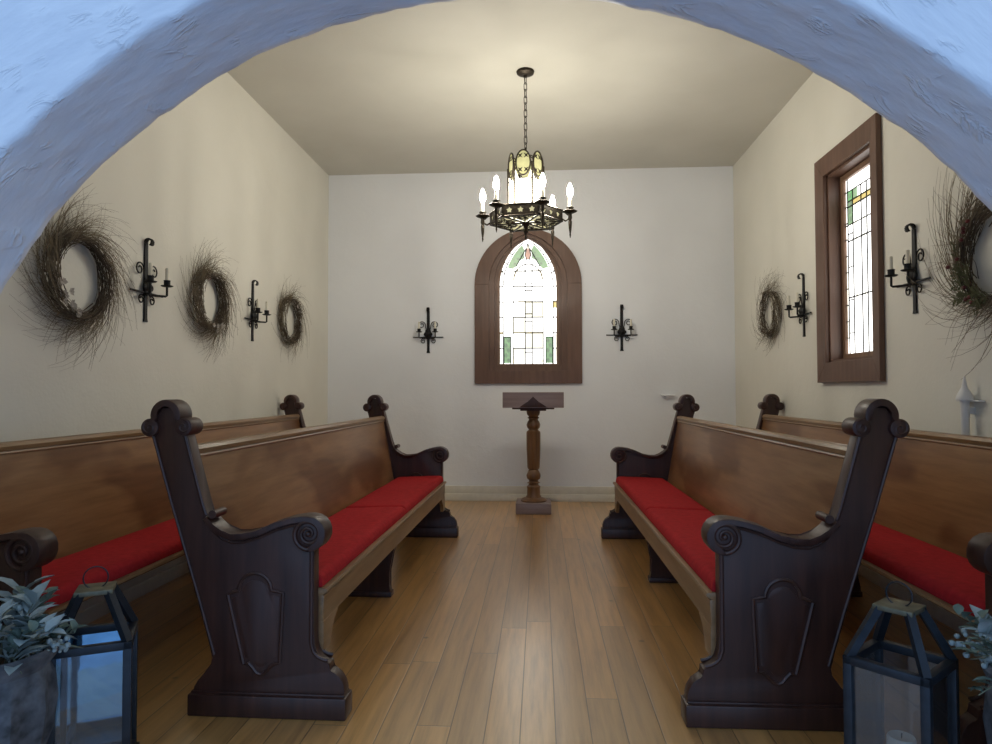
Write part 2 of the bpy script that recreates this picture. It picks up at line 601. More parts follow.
WXC, WZ0, WZS = -0.117, 1.152, 2.135
out_pts = gothic(WXC, 0.527, WZ0, WZS, 0.552)
hole = gothic(WXC, 0.385, WZ0 + 0.125, WZS, 0.50)
me = curve_solid([[(XL, 0), (XR, 0), (XR, HC), (XL, HC)], hole], WT / 2)
struct(MB().mesh_in(me, M_xz(YB + WT / 2)).build('wall_back', M_BACK, smooth=0))

SY0, SY1, SZ0, SZ1 = 3.84, 4.68, 1.13, 2.61
hy0, hy1, hz0, hz1 = SY0 + 0.075, SY1 - 0.135, SZ0 + 0.13, SZ1 - 0.13
me = curve_solid([[(YF, 0), (YB, 0), (YB, HC), (YF, HC)], [(hy0, hz0), (hy1, hz0), (hy1, hz1), (hy0, hz1)]], WT / 2)
struct(MB().mesh_in(me, M_yz(XR + WT / 2)).build('wall_right', M_CREAM, smooth=0))

# two-step baseboards
def baseboard(name, pts):
    (x0, y0, x1, y1, nx, ny) = pts
    mb = MB()
    for (t, z0, z1) in ((0.030, 0.0, 0.070), (0.018, 0.070, 0.146)):
        xa, xb = sorted((x0, x1)) if nx == 0 else sorted((x0, x0 + nx * t))
        ya, yb = sorted((y0, y1)) if ny == 0 else sorted((y0, y0 + ny * t))
        mb.box(xa, xb, ya, yb, z0, z1, 0.004)
    return struct(mb.build(name, M_TRIM))
baseboard('baseboard_back', (XL + 0.03, YB, XR - 0.03, YB, 0, -1))
baseboard('baseboard_left', (XL, YF, XL, YB, 1, 0))
baseboard('baseboard_right', (XR, YF, XR, YB, -1, 0))

# front wall with the round arch the view goes through
AXC, AZC, AR, AY0, AY1 = -0.092, 0.630, 1.296, 1.215, 1.45
def arch_wall():
    bm = bmesh.new()
    prof = []            # (point, outward direction)
    nj, na = 14, 260
    for i in range(nj):
        z = AZC * i / nj
        prof.append((Vector((AXC - AR, 0, z)), Vector((-1, 0, 0))))
    for i in range(na + 1):
        a = PI - PI * i / na
        d = Vector((math.cos(a), 0, math.sin(a)))
        prof.append((Vector((AXC, 0, AZC)) + d * AR, d))
    for i in range(nj - 1, -1, -1):
        z = AZC * i / nj
        prof.append((Vector((AXC + AR, 0, z)), Vector((1, 0, 0))))
    def far_pt(p, d):
        # out to a big rectangle
        x0, x1, z1 = XL - WT - 0.05, XR + WT + 0.05, HC + 0.2
        ts = []
        if d.x > 1e-6: ts.append((x1 - p.x) / d.x)
        if d.x < -1e-6: ts.append((x0 - p.x) / d.x)
        if d.z > 1e-6: ts.append((z1 - p.z) / d.z)
        return min(ts)
    # cross-section of the wall along the profile: back face -> soffit -> front face
    rows = []
    uvs = {}
    arc = 0.0
    prevp = None
    er = 0.014
    for (p, d) in prof:
        T = far_pt(p, d)
        sec = []
        for f in (1.0, 0.55, 0.25, 0.1, 0.03):
            sec.append((T * f, AY1, 0.15))
        sec.append((0.010, AY1 - 0.002, 0.5))
        sec.append((0.001, AY1 - 0.010, 0.9))
        ny = 12
        for k in range(1, ny):
            sec.append((0.0, AY1 - 0.010 - (AY1 - AY0 - er - 0.010) * k / ny, 1.0))
        for k in range(0, 6):
            a = PI / 2 * k / 5
            sec.append((er - er * math.cos(a), AY0 + er - er * math.sin(a), 1.0))
        for f in (0.06, 0.1, 0.16, 0.22, 0.3, 0.4, 0.52, 0.7, 1.0):
            sec.append((max(er + 0.01, T * f), AY0, 0.35))
        row = []
        if prevp is not None:
            arc += (p - prevp).length
        prevp = p.copy()
        for (off, y, amp) in sec:
            q = Vector((p.x + d.x * off, y, p.z + d.z * off))
            n1 = noise.noise(q * 6.0) * 0.006 + noise.noise(q * 19.0) * 0.004 + noise.noise(q * 43.0) * 0.0015
            n2 = noise.noise(q * 3.0 + Vector((7, 3, 1))) * 0.010
            if off <= er + 1e-6:
                q = q + d * (n1 * (0.55 if y > AY1 - 0.05 else 1.0) + n2 * 0.3) * amp
                if y > AY1 - 0.03:
                    q = q + d * (noise.noise(q * 30.0) * 0.0035 + noise.noise(q * 11.0) * 0.002)
            else:
                if y < AY0 + 0.01:
                    q.y += (n1 + n2) * amp
            nv = bm.verts.new(q)
            uvs[nv] = (arc * (1 + off * 0.5), (YF - y) + off)
            row.append(nv)
        rows.append(row)
    for A, B in zip(rows, rows[1:]):
        for k in range(len(A) - 1):
            bm.faces.new([A[k], A[k + 1], B[k + 1], B[k]])
    # close the outside rim and feet so the wall is solid
    for A, B in zip(rows, rows[1:]):
        bm.faces.new([A[-1], A[0], B[0], B[-1]])
    bm.faces.new(rows[0])
    bm.faces.new(list(reversed(rows[-1])))
    lay = bm.loops.layers.uv.new('trowel')
    for fc in bm.faces:
        for lp in fc.loops:
            lp[lay].uv = uvs[lp.vert]
    mb = MB()
    mb.bm.free()
    mb.bm = bm
    return mb.build('wall_front', M_STUCCO, smooth=60)
struct(arch_wall())
struct(MB().box(-14, 14, -16, 1.21, -0.12, -0.005).build('ground', M_GROUND, smooth=0))

# ------------------------------------------------------------------ stained glass windows
def lead(mb, a, b, r=0.0035):
    mb.tube([a, b], r, 4)

def back_window():
    w = struct(thing('window_1', 'pointed stained glass window in a wide dark wooden arched casing above the lectern', 'window', (0, 0, 0)))
    # flat casing: lower part and arched head
    inner = gothic(WXC, 0.385, WZ0 + 0.125, WZS, 0.50)
    mb = MB()
    lo_o = [(WXC - 0.527, WZ0), (WXC + 0.527, WZ0), (WXC + 0.527, WZS), (WXC + 0.385, WZS), (WXC + 0.385, WZ0 + 0.125),
            (WXC - 0.385, WZ0 + 0.125), (WXC - 0.385, WZS), (WXC - 0.527, WZS)]
    mb.mesh_in(curve_solid([lo_o], 0.014, 0.003), M_xz(YB - 0.018))
    hd = out_pts[2:]
    hi = hole[2:]
    mb.mesh_in(curve_solid([hd + list(reversed(hi))], 0.014, 0.003), M_xz(YB - 0.018))
    mb.build('casing', M_CASE, w)
    # stepped inner frame receding to the glass
    mb = MB()
    steps = ((0.385, 0.125, 0.50, 0.335, 0.165, 0.475, 0.045), (0.335, 0.165, 0.475, 0.305, 0.185, 0.46, 0.075))
    for (h0, b0, r0, h1, b1, r1, dy) in steps:
        mb.mesh_in(curve_solid([gothic(WXC, h0 + 0.004, WZ0 + b0 - 0.004, WZS, r0 + 0.004), gothic(WXC, h1, WZ0 + b1, WZS, r1)], 0.02), M_xz(YB + dy - 0.03))
    mb.build('inner_frame', M_CASE, w)
    mb = MB()
    mb.mesh_in(curve_solid([gothic(WXC, 0.318, WZ0 + 0.175, WZS, 0.468), gothic(WXC, 0.281, WZ0 + 0.197, WZS, 0.505 - 0.022)], 0.02, 0.004), M_xz(YB + 0.055))
    mb.build('sash', M_CASE2, w)
    # glass, built flat in XZ at yg
    yg = YB + 0.075
    gz0, hw, rise = WZ0 + 0.197, 0.283, 0.487
    R = (rise * rise + hw * hw) / (2 * hw)
    def half(z):
        if z <= WZS:
            return hw
        s = z - WZS
        return max(0.0, math.sqrt(max(0, R * R - s * s)) - (R - hw))
    mb = MB()
    mb.mi = 0
    mb.mesh_in(curve_solid([gothic(WXC, hw + 0.01, gz0 - 0.01, WZS, rise + 0.015)], 0.003), M_xz(yg + 0.004))
    def tile(pts, mi, dy=0.0):
        mb.mi = mi
        mb.prism([(WXC + x, z) for x, z in pts], yg - 0.003 - dy, yg + 0.002)
    def rect(x0, x1, z0, z1, mi):
        tile([(x0, z0), (x1, z0), (x1, z1), (x0, z1)], mi)
    top = WZS + rise
    rows = [gz0 + v for v in (0.0, 0.155, 0.31, 0.465, 0.62, 0.775, 0.93)]
    # amber slips of the border
    for s in (-1, 1):
        rect(*sorted((s * (hw - 0.010), s * (hw - 0.002))), gz0 + 0.02, gz0 + 0.30, 1)
        rect(*sorted((s * (hw - 0.030), s * (hw - 0.002))), gz0 + (0.56 if s > 0 else 0.30), gz0 + (0.63 if s > 0 else 0.32), 2)
        rect(*sorted((s * 0.150, s * 0.138)), gz0 + 0.01, gz0 + 0.045, 2)
        # green scrolled corner panels
        x0, x1 = sorted((s * 0.175, s * 0.243))
        rect(x0, x1, gz0 + 0.008, gz0 + 0.265, 3)
        for k in range(5):
            zc = gz0 + 0.035 + k * 0.05
            xx = s * (0.209 + (0.013 if k % 2 else -0.013))
            tile([(xx + 0.016 * math.cos(a), zc + 0.022 * math.sin(a)) for a in [2 * PI * j / 10 for j in range(10)]], 4, 0.002)
        # leaves in the head of the arch
        leaf = [(s * max(0.02, half(z) - 0.048), z) for z in [top - 0.078 - 0.228 * k / 10 for k in range(11)]]
        inner_edge = [(s * x, top - z) for x, z in ((0.150, 0.322), (0.126, 0.300), (0.106, 0.268), (0.080, 0.236), (0.050, 0.222), (0.034, 0.215), (0.038, 0.175), (0.030, 0.135))]
        tile(leaf + inner_edge, 3)
        for (lx, lz, lr) in ((0.058, 0.190, 0.020), (0.095, 0.222, 0.018), (0.068, 0.158, 0.012), (0.130, 0.268, 0.015)):
            tile([(s * lx + lr * math.cos(a), top - lz + 0.8 * lr * math.sin(a)) for a in [2 * PI * j / 10 for j in range(10)]], 4, 0.002)
        # amber band under the leaves
        a_o, a_i = [], []
        for j in range(9):
            a = PI * 0.5 * j / 8
            a_o.append((s * 0.150 * math.cos(a), WZS + 0.055 + 0.165 * math.sin(a)))
            a_i.append((s * 0.135 * math.cos(a), WZS + 0.055 + 0.150 * math.sin(a)))
        tile(a_o[:5] + list(reversed(a_i[:5])), 2)
    # rose bud
    tile([(0, top - 0.085), (0.022, top - 0.13), (0.03, top - 0.18), (0.016, top - 0.225), (-0.016, top - 0.225), (-0.03, top - 0.18), (-0.022, top - 0.13)], 5)
    tile([(0, top - 0.06), (0.012, top - 0.09), (0, top - 0.13), (-0.012, top - 0.09)], 1, 0.001)
    # cream lights
    for (x0, x1, a, b) in ((-0.145, -0.03, 2, 3), (0.045, 0.145, 3, 4), (-0.028, 0.04, 1, 2), (0.045, 0.145, 1, 2), (-0.028, 0.04, 3, 4), (-0.145, -0.03, 0, 1)):
        rect(x0, x1, rows[a] + 0.004, rows[b] - 0.004, 1)
    for (x0, x1, k) in ((-0.145, 0.04, 2), (0.0, 0.15, 2), (-0.10, 0.04, 4)):
        rect(x0, x1, rows[k] + 0.002, rows[k] + 0.009, 2)
    mb.build('glass', [G_WHITE, G_CREAM, G_YEL, G_GRN, G_DGRN, G_PINK], w, smooth=0)
    # lead cames
    mb = MB()
    yl = yg - 0.006
    def L(x0, z0, x1, z1, r=0.0032):
        r = 0.0082 if r > 0.004 else 0.0068
        lead(mb, (WXC + x0, yl, z0), (WXC + x1, yl, z1), r)
    ib = hw - 0.034
    for s in (-1, 1):
        L(s * ib, gz0, s * ib, WZS, 0.0022)
        L(s * 0.150, gz0, s * 0.150, WZS + 0.05, 0.0022)
        pts = [(WXC + s * max(0.0, half(z) - 0.036), yl, z) for z in [WZS + (rise - 0.055) * j / 14 for j in range(15)]]
        mb.tube(pts, 0.0065, 4)
        for z in [gz0 + 0.155 * k for k in range(1, 7)]:
            L(s * ib, z, s * hw, z, 0.003)
        for j in (4, 7, 10):
            z = WZS + (rise - 0.055) * j / 14
            L(s * (half(z) - 0.036), z, s * half(z + 0.015), z + 0.015, 0.0026)
        L(s * 0.175, gz0, s * 0.175, gz0 + 0.27)
        L(s * 0.243, gz0, s * 0.243, gz0 + 0.27)
        L(s * 0.172, gz0 + 0.268, s * 0.246, gz0 + 0.268)
    L(-0.029, gz0, -0.029, WZS + 0.22)
    L(0.041, gz0, 0.041, WZS + 0.22)
    for k in range(1, 7):
        r = 0.0042 if k in (2, 4, 6) else 0.0028
        x = 0.15 if k in (2, 4, 6) else 0.145
        L(-x, rows[k], x, rows[k], r)
    for k in (0.115, 0.425, 0.50, 0.735, 0.80):
        L(-0.029, gz0 + k, 0.041, gz0 + k)
    arc = [(WXC + 0.143 * math.cos(a), yl, WZS + 0.055 + 0.158 * math.sin(a)) for a in [PI * j / 16 for j in range(17)]]
    mb.tube(arc, 0.0065, 4)
    for s in (-1, 1):
        L(0, top - 0.06, s * 0.03, top - 0.18, 0.0024)
        L(s * 0.03, top - 0.18, s * 0.012, top - 0.235, 0.0024)
        L(s * 0.02, top - 0.12, s * 0.12, top - 0.30, 0.0022)
    mb.build('lead_lines', M_LEAD, w)
back_window()

def side_window():
    w = struct(thing('window_2', 'tall narrow stained glass window in a deep brown frame on the right wall', 'window'))
    X = XR
    mb = MB()
    for q in ([(SY0, SZ0), (SY1, SZ0), (hy1, hz0), (hy0, hz0)], [(SY1, SZ0), (SY1, SZ1), (hy1, hz1), (hy1, hz0)],
              [(SY1, SZ1), (SY0, SZ1), (hy0, hz1), (hy1, hz1)], [(SY0, SZ1), (SY0, SZ0), (hy0, hz0), (hy0, hz1)]):
        mb.mesh_in(curve_solid([q], 0.014, 0.002), M_yz(X - 0.018))
    mb.build('casing', M_CASE, w)
    # jamb box, with a stop bead
    mb = MB()
    t = 0.016
    mb.box(X - 0.006, X + WT, hy0 - 0.002, hy0 + t, hz0, hz1)
    mb.box(X - 0.006, X + WT, hy1 - t, hy1 + 0.002, hz0, hz1)
    mb.box(X - 0.006, X + WT, hy0, hy1, hz1 - t, hz1 + 0.002)
    mb.box(X - 0.006, X + WT, hy0, hy1, hz0 - 0.002, hz0 + t)
    mb.build('jamb', M_CASE, w)
    mb = MB()
    a, b = hy0 + t, hy1 - t
    c, d = hz0 + t, hz1 - t
    s = 0.036
    mb.mesh_in(curve_solid([[(a, c), (b, c), (b, d), (a, d)], [(a + s, c + s), (b - s, c + s), (b - s, d - s), (a + s, d - s)]], 0.014, 0.003), M_yz(X + 0.085))
    mb.build('sash', M_CASE2, w)
    ga, gb, gc, gd = a + s - 0.004, b - s + 0.004, c + s - 0.004, d - s + 0.004
    xg = X + 0.09
    mb = MB()
    mb.mi = 0
    mb.box(xg, xg + 0.006, ga, gb, gc, gd)
    def rect(y0, y1, z0, z1, mi, dx=0.0):
        mb.mi = mi
        mb.prism([(y0, z0), (y1, z0), (y1, z1), (y0, z1)], xg - 0.003 - dx, xg + 0.001, axis='X')
    ym = (ga + gb) / 2
    # green corner pieces and amber line of the head
    rect(gb - 0.105, gb - 0.035, gd - 0.30, gd - 0.085, 3)
    rect(ga + 0.035, ga + 0.105, gd - 0.30, gd - 0.085, 3)
    rect(gb - 0.16, gb - 0.035, gd - 0.145, gd - 0.085, 3)
    rect(ga + 0.035, ga + 0.16, gd - 0.145, gd - 0.085, 3)
    for k in range(4):
        for yy in (gb - 0.07, ga + 0.07):
            rect(yy - 0.02 + 0.01 * (k % 2), yy + 0.01 + 0.01 * (k % 2), gd - 0.28 + 0.05 * k, gd - 0.25 + 0.05 * k, 4, 0.002)
    rect(ga + 0.105, gb - 0.105, gd - 0.185, gd - 0.150, 2)
    for yy in (ga + 0.112, ym + 0.01, gb - 0.15):
        rect(yy, yy + 0.022, gc + 0.05, gd - 0.19, 1)
    rect(gb - 0.013, gb - 0.006, gc + 0.1, gd - 0.5, 1)
    rect(ga + 0.15, ga + 0.165, gc + 0.05, gd - 0.19, 2)
    mb.build('glass', [G_WHITE, G_CREAM, G_YEL, G_GRN, G_DGRN], w, smooth=0)
    mb = MB()
    xl = xg - 0.005
    def L(y0, z0, y1, z1, r=0.003):
        r = 0.0055 if r > 0.004 else 0.0042
        lead(mb, (xl, y0, z0), (xl, y1, z1), r)
    for yy in (ga + 0.035, gb - 0.035, ga + 0.105, gb - 0.105, ym - 0.02, ym + 0.05):
        L(yy, gc, yy, gd - (0.085 if 0.05 < min(yy - ga, gb - yy) else 0), 0.0022)
    for z in (gc + 0.36, gc + 0.72, gd - 0.15, gd - 0.185):
        L(ga + 0.035, z, gb - 0.035, z, 0.0042)
    for z in (gd - 0.085, gd - 0.30):
        L(ga, z, gb, z, 0.0026)
    for k in range(1, 10):
        z = gc + k * 0.105
        for (y0, y1) in ((ga, ga + 0.035), (gb - 0.035, gb)):
            L(y0, z, y1, z, 0.0026)
        if k % 2:
            L(gb - 0.105, z + 0.03, gb - 0.035, z + 0.03, 0.0024)
    mb.build('lead_lines', M_LEAD, w)
side_window()

# ------------------------------------------------------------------ pews
def spiral(c, r0, r1, turns, a0, y, sgn=1, n=40):
    pts = []
    for i in range(n + 1):
        t = i / n
        a = a0 + sgn * 2 * PI * turns * t
        r = r0 + (r1 - r0) * t
        pts.append((c[0] + r * math.cos(a), y, c[1] + r * math.sin(a)))
    return pts

PANEL = [(-0.004, 0.07), (-0.002, 0.092), (-0.008, 0.115), (-0.022, 0.138), (-0.040, 0.151), (-0.053, 0.155), (-0.053, 0.181),
         (-0.070, 0.185), (-0.088, 0.197), (-0.100, 0.215), (-0.107, 0.242), (-0.108, 0.30), (-0.108, 0.56), (-0.118, 0.62),
         (-0.17, 0.640), (-0.24, 0.625), (-0.30, 0.602), (-0.345, 0.588), (-0.385, 0.585), (-0.42, 0.60), (-0.45, 0.628),
         (-0.474, 0.655), (-0.487, 0.70), (-0.520, 0.82), (-0.551, 0.94), (-0.575, 0.985), (-0.60, 1.025), (-0.640, 1.025), (-0.662, 0.985), (-0.678, 0.94),
         (-0.612, 0.715), (-0.556, 0.54), (-0.505, 0.37), (-0.470, 0.25), (-0.452, 0.19), (-0.456, 0.168), (-0.474, 0.150),
         (-0.484, 0.135), (-0.505, 0.112), (-0.518, 0.09), (-0.522, 0.07)]
ARMTOP = [(-0.472, 0.662), (-0.450, 0.636), (-0.425, 0.614), (-0.390, 0.600), (-0.350, 0.601), (-0.30, 0.616), (-0.24, 0.643), (-0.19, 0.658), (-0.15, 0.6645), (-0.124, 0.666)]
SCR = (-0.124, 0.607)

def make_pew(loc, L, s, label, mids, group, rz=0.0, setback=0.0):
    """s = +1: seat faces +X.  local y runs from the near end (0) to the far end (L)."""
    root = thing('church_pew', label, 'pew', loc, rz, group)
    X = lambda u: s * u
    def P(poly):
        return [(X(a), b) for a, b in poly]
    for end in (0, 1):
        f = (lambda y: y) if end == 0 else (lambda y: L - y)
        fy = lambda a, b: tuple(sorted((f(a), f(b))))
        mb = MB()
        y0, y1 = fy(0.013, 0.062)
        mb.prism(P(PANEL), y0, y1, 0.003)
        ep = mb.build('end_panel', M_ENDW, root)
        # base block
        mb = MB()
        y0, y1 = fy(-0.004, 0.079)
        xs = sorted((X(0.006), X(-0.533)))
        mb.box(xs[0], xs[1], y0, y1, 0.0, 0.072, 0.006)
        y0, y1 = fy(0.006, 0.069)
        mb.box(min(X(-0.002), X(-0.525)), max(X(-0.002), X(-0.525)), y0, y1, 0.070, 0.080, 0.003)
        mb.build('base_block', M_ENDW, ep)
        # arm rest with scroll
        mb = MB()
        y0, y1 = fy(-0.004, 0.079)
        top = ARMTOP + [(SCR[0] + 0.059 * math.cos(a), SCR[1] + 0.059 * math.sin(a)) for a in [PI / 2 - PI * 1.0 * k / 9 for k in range(1, 10)]]
        inner = []
        for i, p in enumerate(top):
            a = top[max(i - 1, 0)]
            b = top[min(i + 1, len(top) - 1)]
            t = Vector((b[0] - a[0], b[1] - a[1])).normalized()
            inner.append((p[0] + t.y * 0.018, p[1] - t.x * 0.018))
        mb.prism(P(top + list(reversed(inner))), y0, y1, 0.004)
        # scroll drum
        y0, y1 = fy(0.004, 0.071)
        mb.prism(P([(SCR[0] + 0.046 * math.cos(a), SCR[1] + 0.046 * math.sin(a)) for a in [2 * PI * k / 28 for k in range(28)]]), y0, y1, 0.002)
        for yy in (0.002, 0.073):
            mb.tube([(X(a), b, c) for a, b, c in spiral(SCR, 0.052, 0.010, 1.9, -PI / 2, f(yy), -1)], [0.0085 - 0.0035 * k / 40 for k in range(41)], 8)
            mb.sphere((X(SCR[0]), f(yy), SCR[1]), 0.010)
        # curl where the arm meets the post
        mb.tube([(X(-0.452), f(-0.002), 0.668), (X(-0.452), f(0.077), 0.668)], 0.014, 12)
        # cove under the arm cap
        mb.tube([(X(a + 0.0), f(0.011), b - 0.026) for a, b in ARMTOP[1:]], 0.006, 6)
        mb.build('armrest', M_ENDW, ep)
        # poppyhead: arched cap and two volutes
        mb = MB()
        y0, y1 = fy(-0.004, 0.079)
        A = [PI * 1.12 - PI * 1.24 * k / 18 for k in range(19)]
        c = (-0.620, 0.998)
        ring = [(c[0] + 0.053 * math.cos(a), c[1] + 0.055 * math.sin(a)) for a in A] + [(c[0] + 0.034 * math.cos(a), c[1] + 0.036 * math.sin(a)) for a in reversed(A)]
        mb.prism(P(ring), y0, y1, 0.004)
        for (cx, cz, r, sg) in ((-0.675, 0.958, 0.031, 1), (-0.556, 0.961, 0.030, -1)):
            mb.prism(P([(cx + r * math.cos(a), cz + r * math.sin(a)) for a in [2 * PI * k / 20 for k in range(20)]]), y0, y1, 0.005)
            for yy in (-0.003, 0.078):
                mb.tube([(X(a), b, cc) for a, b, cc in spiral((cx, cz), r * 0.82, 0.004, 1.3, PI / 2, f(yy), sg, 24)], 0.004, 6)
        mb.build('poppyhead', M_ENDW, ep)
        # edge beads and cartouche
        mb = MB()
        for yy in (0.011, 0.064):
            mb.tube([(X(a), f(yy), b) for a, b in ((-0.556, 0.93), (-0.523, 0.81), (-0.492, 0.70), (-0.480, 0.665))], 0.006, 6)
            mb.tube([(X(a), f(yy), b) for a, b in ((-0.670, 0.935), (-0.604, 0.712), (-0.497, 0.37), (-0.447, 0.20))], 0.005, 6)
            mb.tube([(X(a), f(yy), b) for a, b in ((-0.116, 0.55), (-0.116, 0.245), (-0.108, 0.218), (-0.094, 0.203), (-0.075, 0.193), (-0.058, 0.190))], 0.006, 6)
        mb.build('edge_moulding', M_ENDW, ep)
        mb = MB()
        car = [(-0.402, 0.400), (-0.385, 0.408), (-0.366, 0.414)]
        car += [(-0.308 + 0.056 * math.cos(a), 0.416 + 0.056 * math.sin(a)) for a in [PI - PI * k / 12 for k in range(13)]]
        car += [(-0.235, 0.413), (-0.213, 0.409), (-0.216, 0.33), (-0.223, 0.178), (-0.242, 0.174), (-0.258, 0.160), (-0.272, 0.144), (-0.288, 0.139),
                (-0.302, 0.144), (-0.316, 0.162), (-0.328, 0.174), (-0.346, 0.172)]
        for yy in (0.012, 0.063):
            mb.tube([(X(a), f(yy), b) for a, b in car], 0.0065, 6, closed=True)
        cen = Vector((-0.305, 0.31))
        for yy in (0.0115, 0.0635):
            pl = [tuple(cen + (Vector(q) - cen) * 0.86) for q in car]
            ya, yb = sorted((f(yy), f(yy + (0.004 if yy < 0.03 else -0.004))))
            mb.prism(P(pl), ya, yb, 0.0015)
        mb.build('cartouche', M_ENDW, ep)
    # back
    mb = MB()
    mb.prism(P([(-0.468, 0.395), (-0.552, 0.872), (-0.582, 0.872), (-0.500, 0.395)]), 0.058, L - 0.058, 0.002)
    bk = mb.build('backrest', M_BACKW, root)
    mb = MB()
    mb.prism(P([(-0.543, 0.866), (-0.540, 0.880), (-0.548, 0.892), (-0.566, 0.896), (-0.586, 0.890), (-0.594, 0.876), (-0.588, 0.864)]), 0.06, L - 0.06, 0.002)
    mb.tube([(X(-0.5475), 0.062, 0.856), (X(-0.5475), L - 0.062, 0.856)], 0.006, 6)
    mb.build('top_rail', M_RAILW, bk)
    # seat board and front rail
    mb = MB()
    mb.prism(P([(-0.080, 0.398), (-0.076, 0.404), (-0.080, 0.412), (-0.10, 0.413), (-0.47, 0.400), (-0.47, 0.380), (-0.10, 0.388)]), 0.058, L - 0.058, 0.001)
    mb.build('seat', M_RAILW, root)
    mb = MB()
    mb.prism(P([(-0.092 - setback, 0.300), (-0.088 - setback, 0.389), (-0.112 - setback, 0.389), (-0.114 - setback, 0.300)]), 0.060, L - 0.060, 0.003)
    mb.build('front_rail', M_RAILW, root)
    for (ya, sg) in ((0.060, 1), (L - 0.060, -1)) if not setback else ():     # curved brackets under the rail ends
        mb = MB()
        arc = [(0.165, 0.301), (0.150, 0.292), (0.112, 0.272), (0.092, 0.250), (0.082, 0.225), (0.076, 0.200)]
        mb.prism([(ya, 0.301)] + [(ya + sg * a, b) for a, b in arc] + [(ya, 0.200)], *sorted((X(-0.090), X(-0.113))), 0.002, axis='X')
        mb.build('rail_bracket', M_RAILW, root)
    for ym in mids:
        mb = MB()
        mb.prism(P([(-0.112, 0.385), (-0.118, 0.30), (-0.150, 0.22), (-0.166, 0.13), (-0.166, 0.06), (-0.156, 0.03), (-0.156, 0.0), (-0.500, 0.0), (-0.500, 0.05), (-0.480, 0.12), (-0.465, 0.385)]),
                 ym, ym + 0.05, 0.004)
        mb.box(min(X(-0.150), X(-0.505)), max(X(-0.150), X(-0.505)), ym - 0.008, ym + 0.058, 0.0, 0.028, 0.004)
        mb.build('middle_support', M_ENDW, root)
    return root

def cushion(loc, L, s, label, group, pivot=None, rz=0.0):
    """padded seat cushion, rounded edges"""
    nx, ny = 14, 40
    bm = bmesh.new()
    rnd = random.Random(int(L * 1000) + int(s * 7))
    def height(ix, iy):
        u, v = ix / nx, iy / ny
        ex = min(u, 1 - u) * 0.36
        ey = min(v, 1 - v) * L
        e = min(ex / 0.035, ey / 0.035, 1.0)
        return math.sqrt(max(0, 1 - (1 - e) ** 2))
    us = [0, 0.008, 0.02, 0.045, 0.09, 0.18, 0.3, 0.42, 0.55, 0.68, 0.8, 0.9, 0.955, 0.988, 1.0]
    vs = [0, 0.003 / L, 0.010 / L, 0.022 / L, 0.04 / L] + [0.08 / L + (1 - 0.16 / L) * k / 24 for k in range(25)] + [1 - 0.04 / L, 1 - 0.022 / L, 1 - 0.010 / L, 1 - 0.003 / L, 1]
    top, bot = [], []
    for v in vs:
        rt, rb = [], []
        for u in us:
            e = min(min(u, 1 - u) * 0.345 / 0.03, min(v, 1 - v) * L / 0.03, 1.0)
            h = math.sqrt(max(0, 1 - (1 - e) ** 2))
            x = -0.098 - 0.352 * u
            y = v * L
            zb = 0.4145 - 0.0125 * u
            wob = 0.0025 * noise.noise(Vector((u * 3, y * 4, L * 5)))
            rt.append(bm.verts.new((s * x, y, zb + 0.012 + (0.033 + wob) * h)))
            rb.append(bm.verts.new((s * x, y, zb)))
        top.append(rt)
        bot.append(rb)
    for A, up in ((top, True), (bot, False)):
        for i in range(len(vs) - 1):
            for j in range(len(us) - 1):
                bm.faces.new([A[i][j], A[i][j + 1], A[i + 1][j + 1], A[i + 1][j]])
    nu, nv = len(us), len(vs)
    loop = [(0, j) for j in range(nu)] + [(i, nu - 1) for i in range(1, nv)] + [(nv - 1, j) for j in range(nu - 2, -1, -1)] + [(i, 0) for i in range(nv - 2, 0, -1)]
    for k in range(len(loop)):
        a, b = loop[k], loop[(k + 1) % len(loop)]
        bm.faces.new([top[a[0]][a[1]], top[b[0]][b[1]], bot[b[0]][b[1]], bot[a[0]][a[1]]])
    mb = MB()
    mb.bm.free()
    mb.bm = bm
    o = mb.build('seat_cushion', M_RED, smooth=60)
    if pivot:
        d = Matrix.Rotation(rz, 3, 'Z') @ (Vector(loc) - Vector(pivot))
        loc = Vector(pivot) + d
        o.rotation_euler = (0, 0, rz)
    o.location = loc
    tag(o, label, 'cushion', group)
    return o

PG, CG = 'dark wooden church pews', 'red seat cushions on the pews'
make_pew((-0.645, 2.220, 0), 2.86, 1, 'dark wooden pew with carved ends standing directly left of the aisle', [1.33], PG, -0.010)
make_pew((0.468, 2.245, 0), 2.86, -1, 'dark wooden pew with carved ends standing directly right of the aisle', [1.66], PG, 0.006)
make_pew((-1.405, 1.925, 0), 3.55, 1, 'wooden pew against the left wall under the wreaths, behind the other left pew', [1.75], PG, 0.0, 0.27)
make_pew((1.172, 2.005, 0), 3.45, -1, 'wooden pew against the right wall under the side window, behind the other right pew', [1.70], PG, 0.0, 0.27)
cushion((-0.645, 2.220 + 0.066, 0), 1.38, 1, 'red cushion on the left aisle pew, the one nearer the camera', CG, (-0.645, 2.220, 0), -0.010)
cushion((-0.645, 2.220 + 0.066 + 1.383, 0), 1.34, 1, 'red cushion on the left aisle pew, the one nearer the back wall', CG, (-0.645, 2.220, 0), -0.010)
cushion((0.468, 2.245 + 0.066, 0), 1.38, -1, 'red cushion on the right aisle pew, the one nearer the camera', CG, (0.468, 2.245, 0), 0.006)
cushion((0.468, 2.245 + 0.066 + 1.383, 0), 1.34, -1, 'red cushion on the right aisle pew, the one nearer the back wall', CG, (0.468, 2.245, 0), 0.006)
cushion((-1.405, 1.925 + 0.066, 0), 3.41, 1, 'long dark red cushion on the pew against the left wall', CG)
cushion((1.172, 2.005 + 0.066, 0), 3.31, -1, 'long dark red cushion on the pew against the right wall', CG)

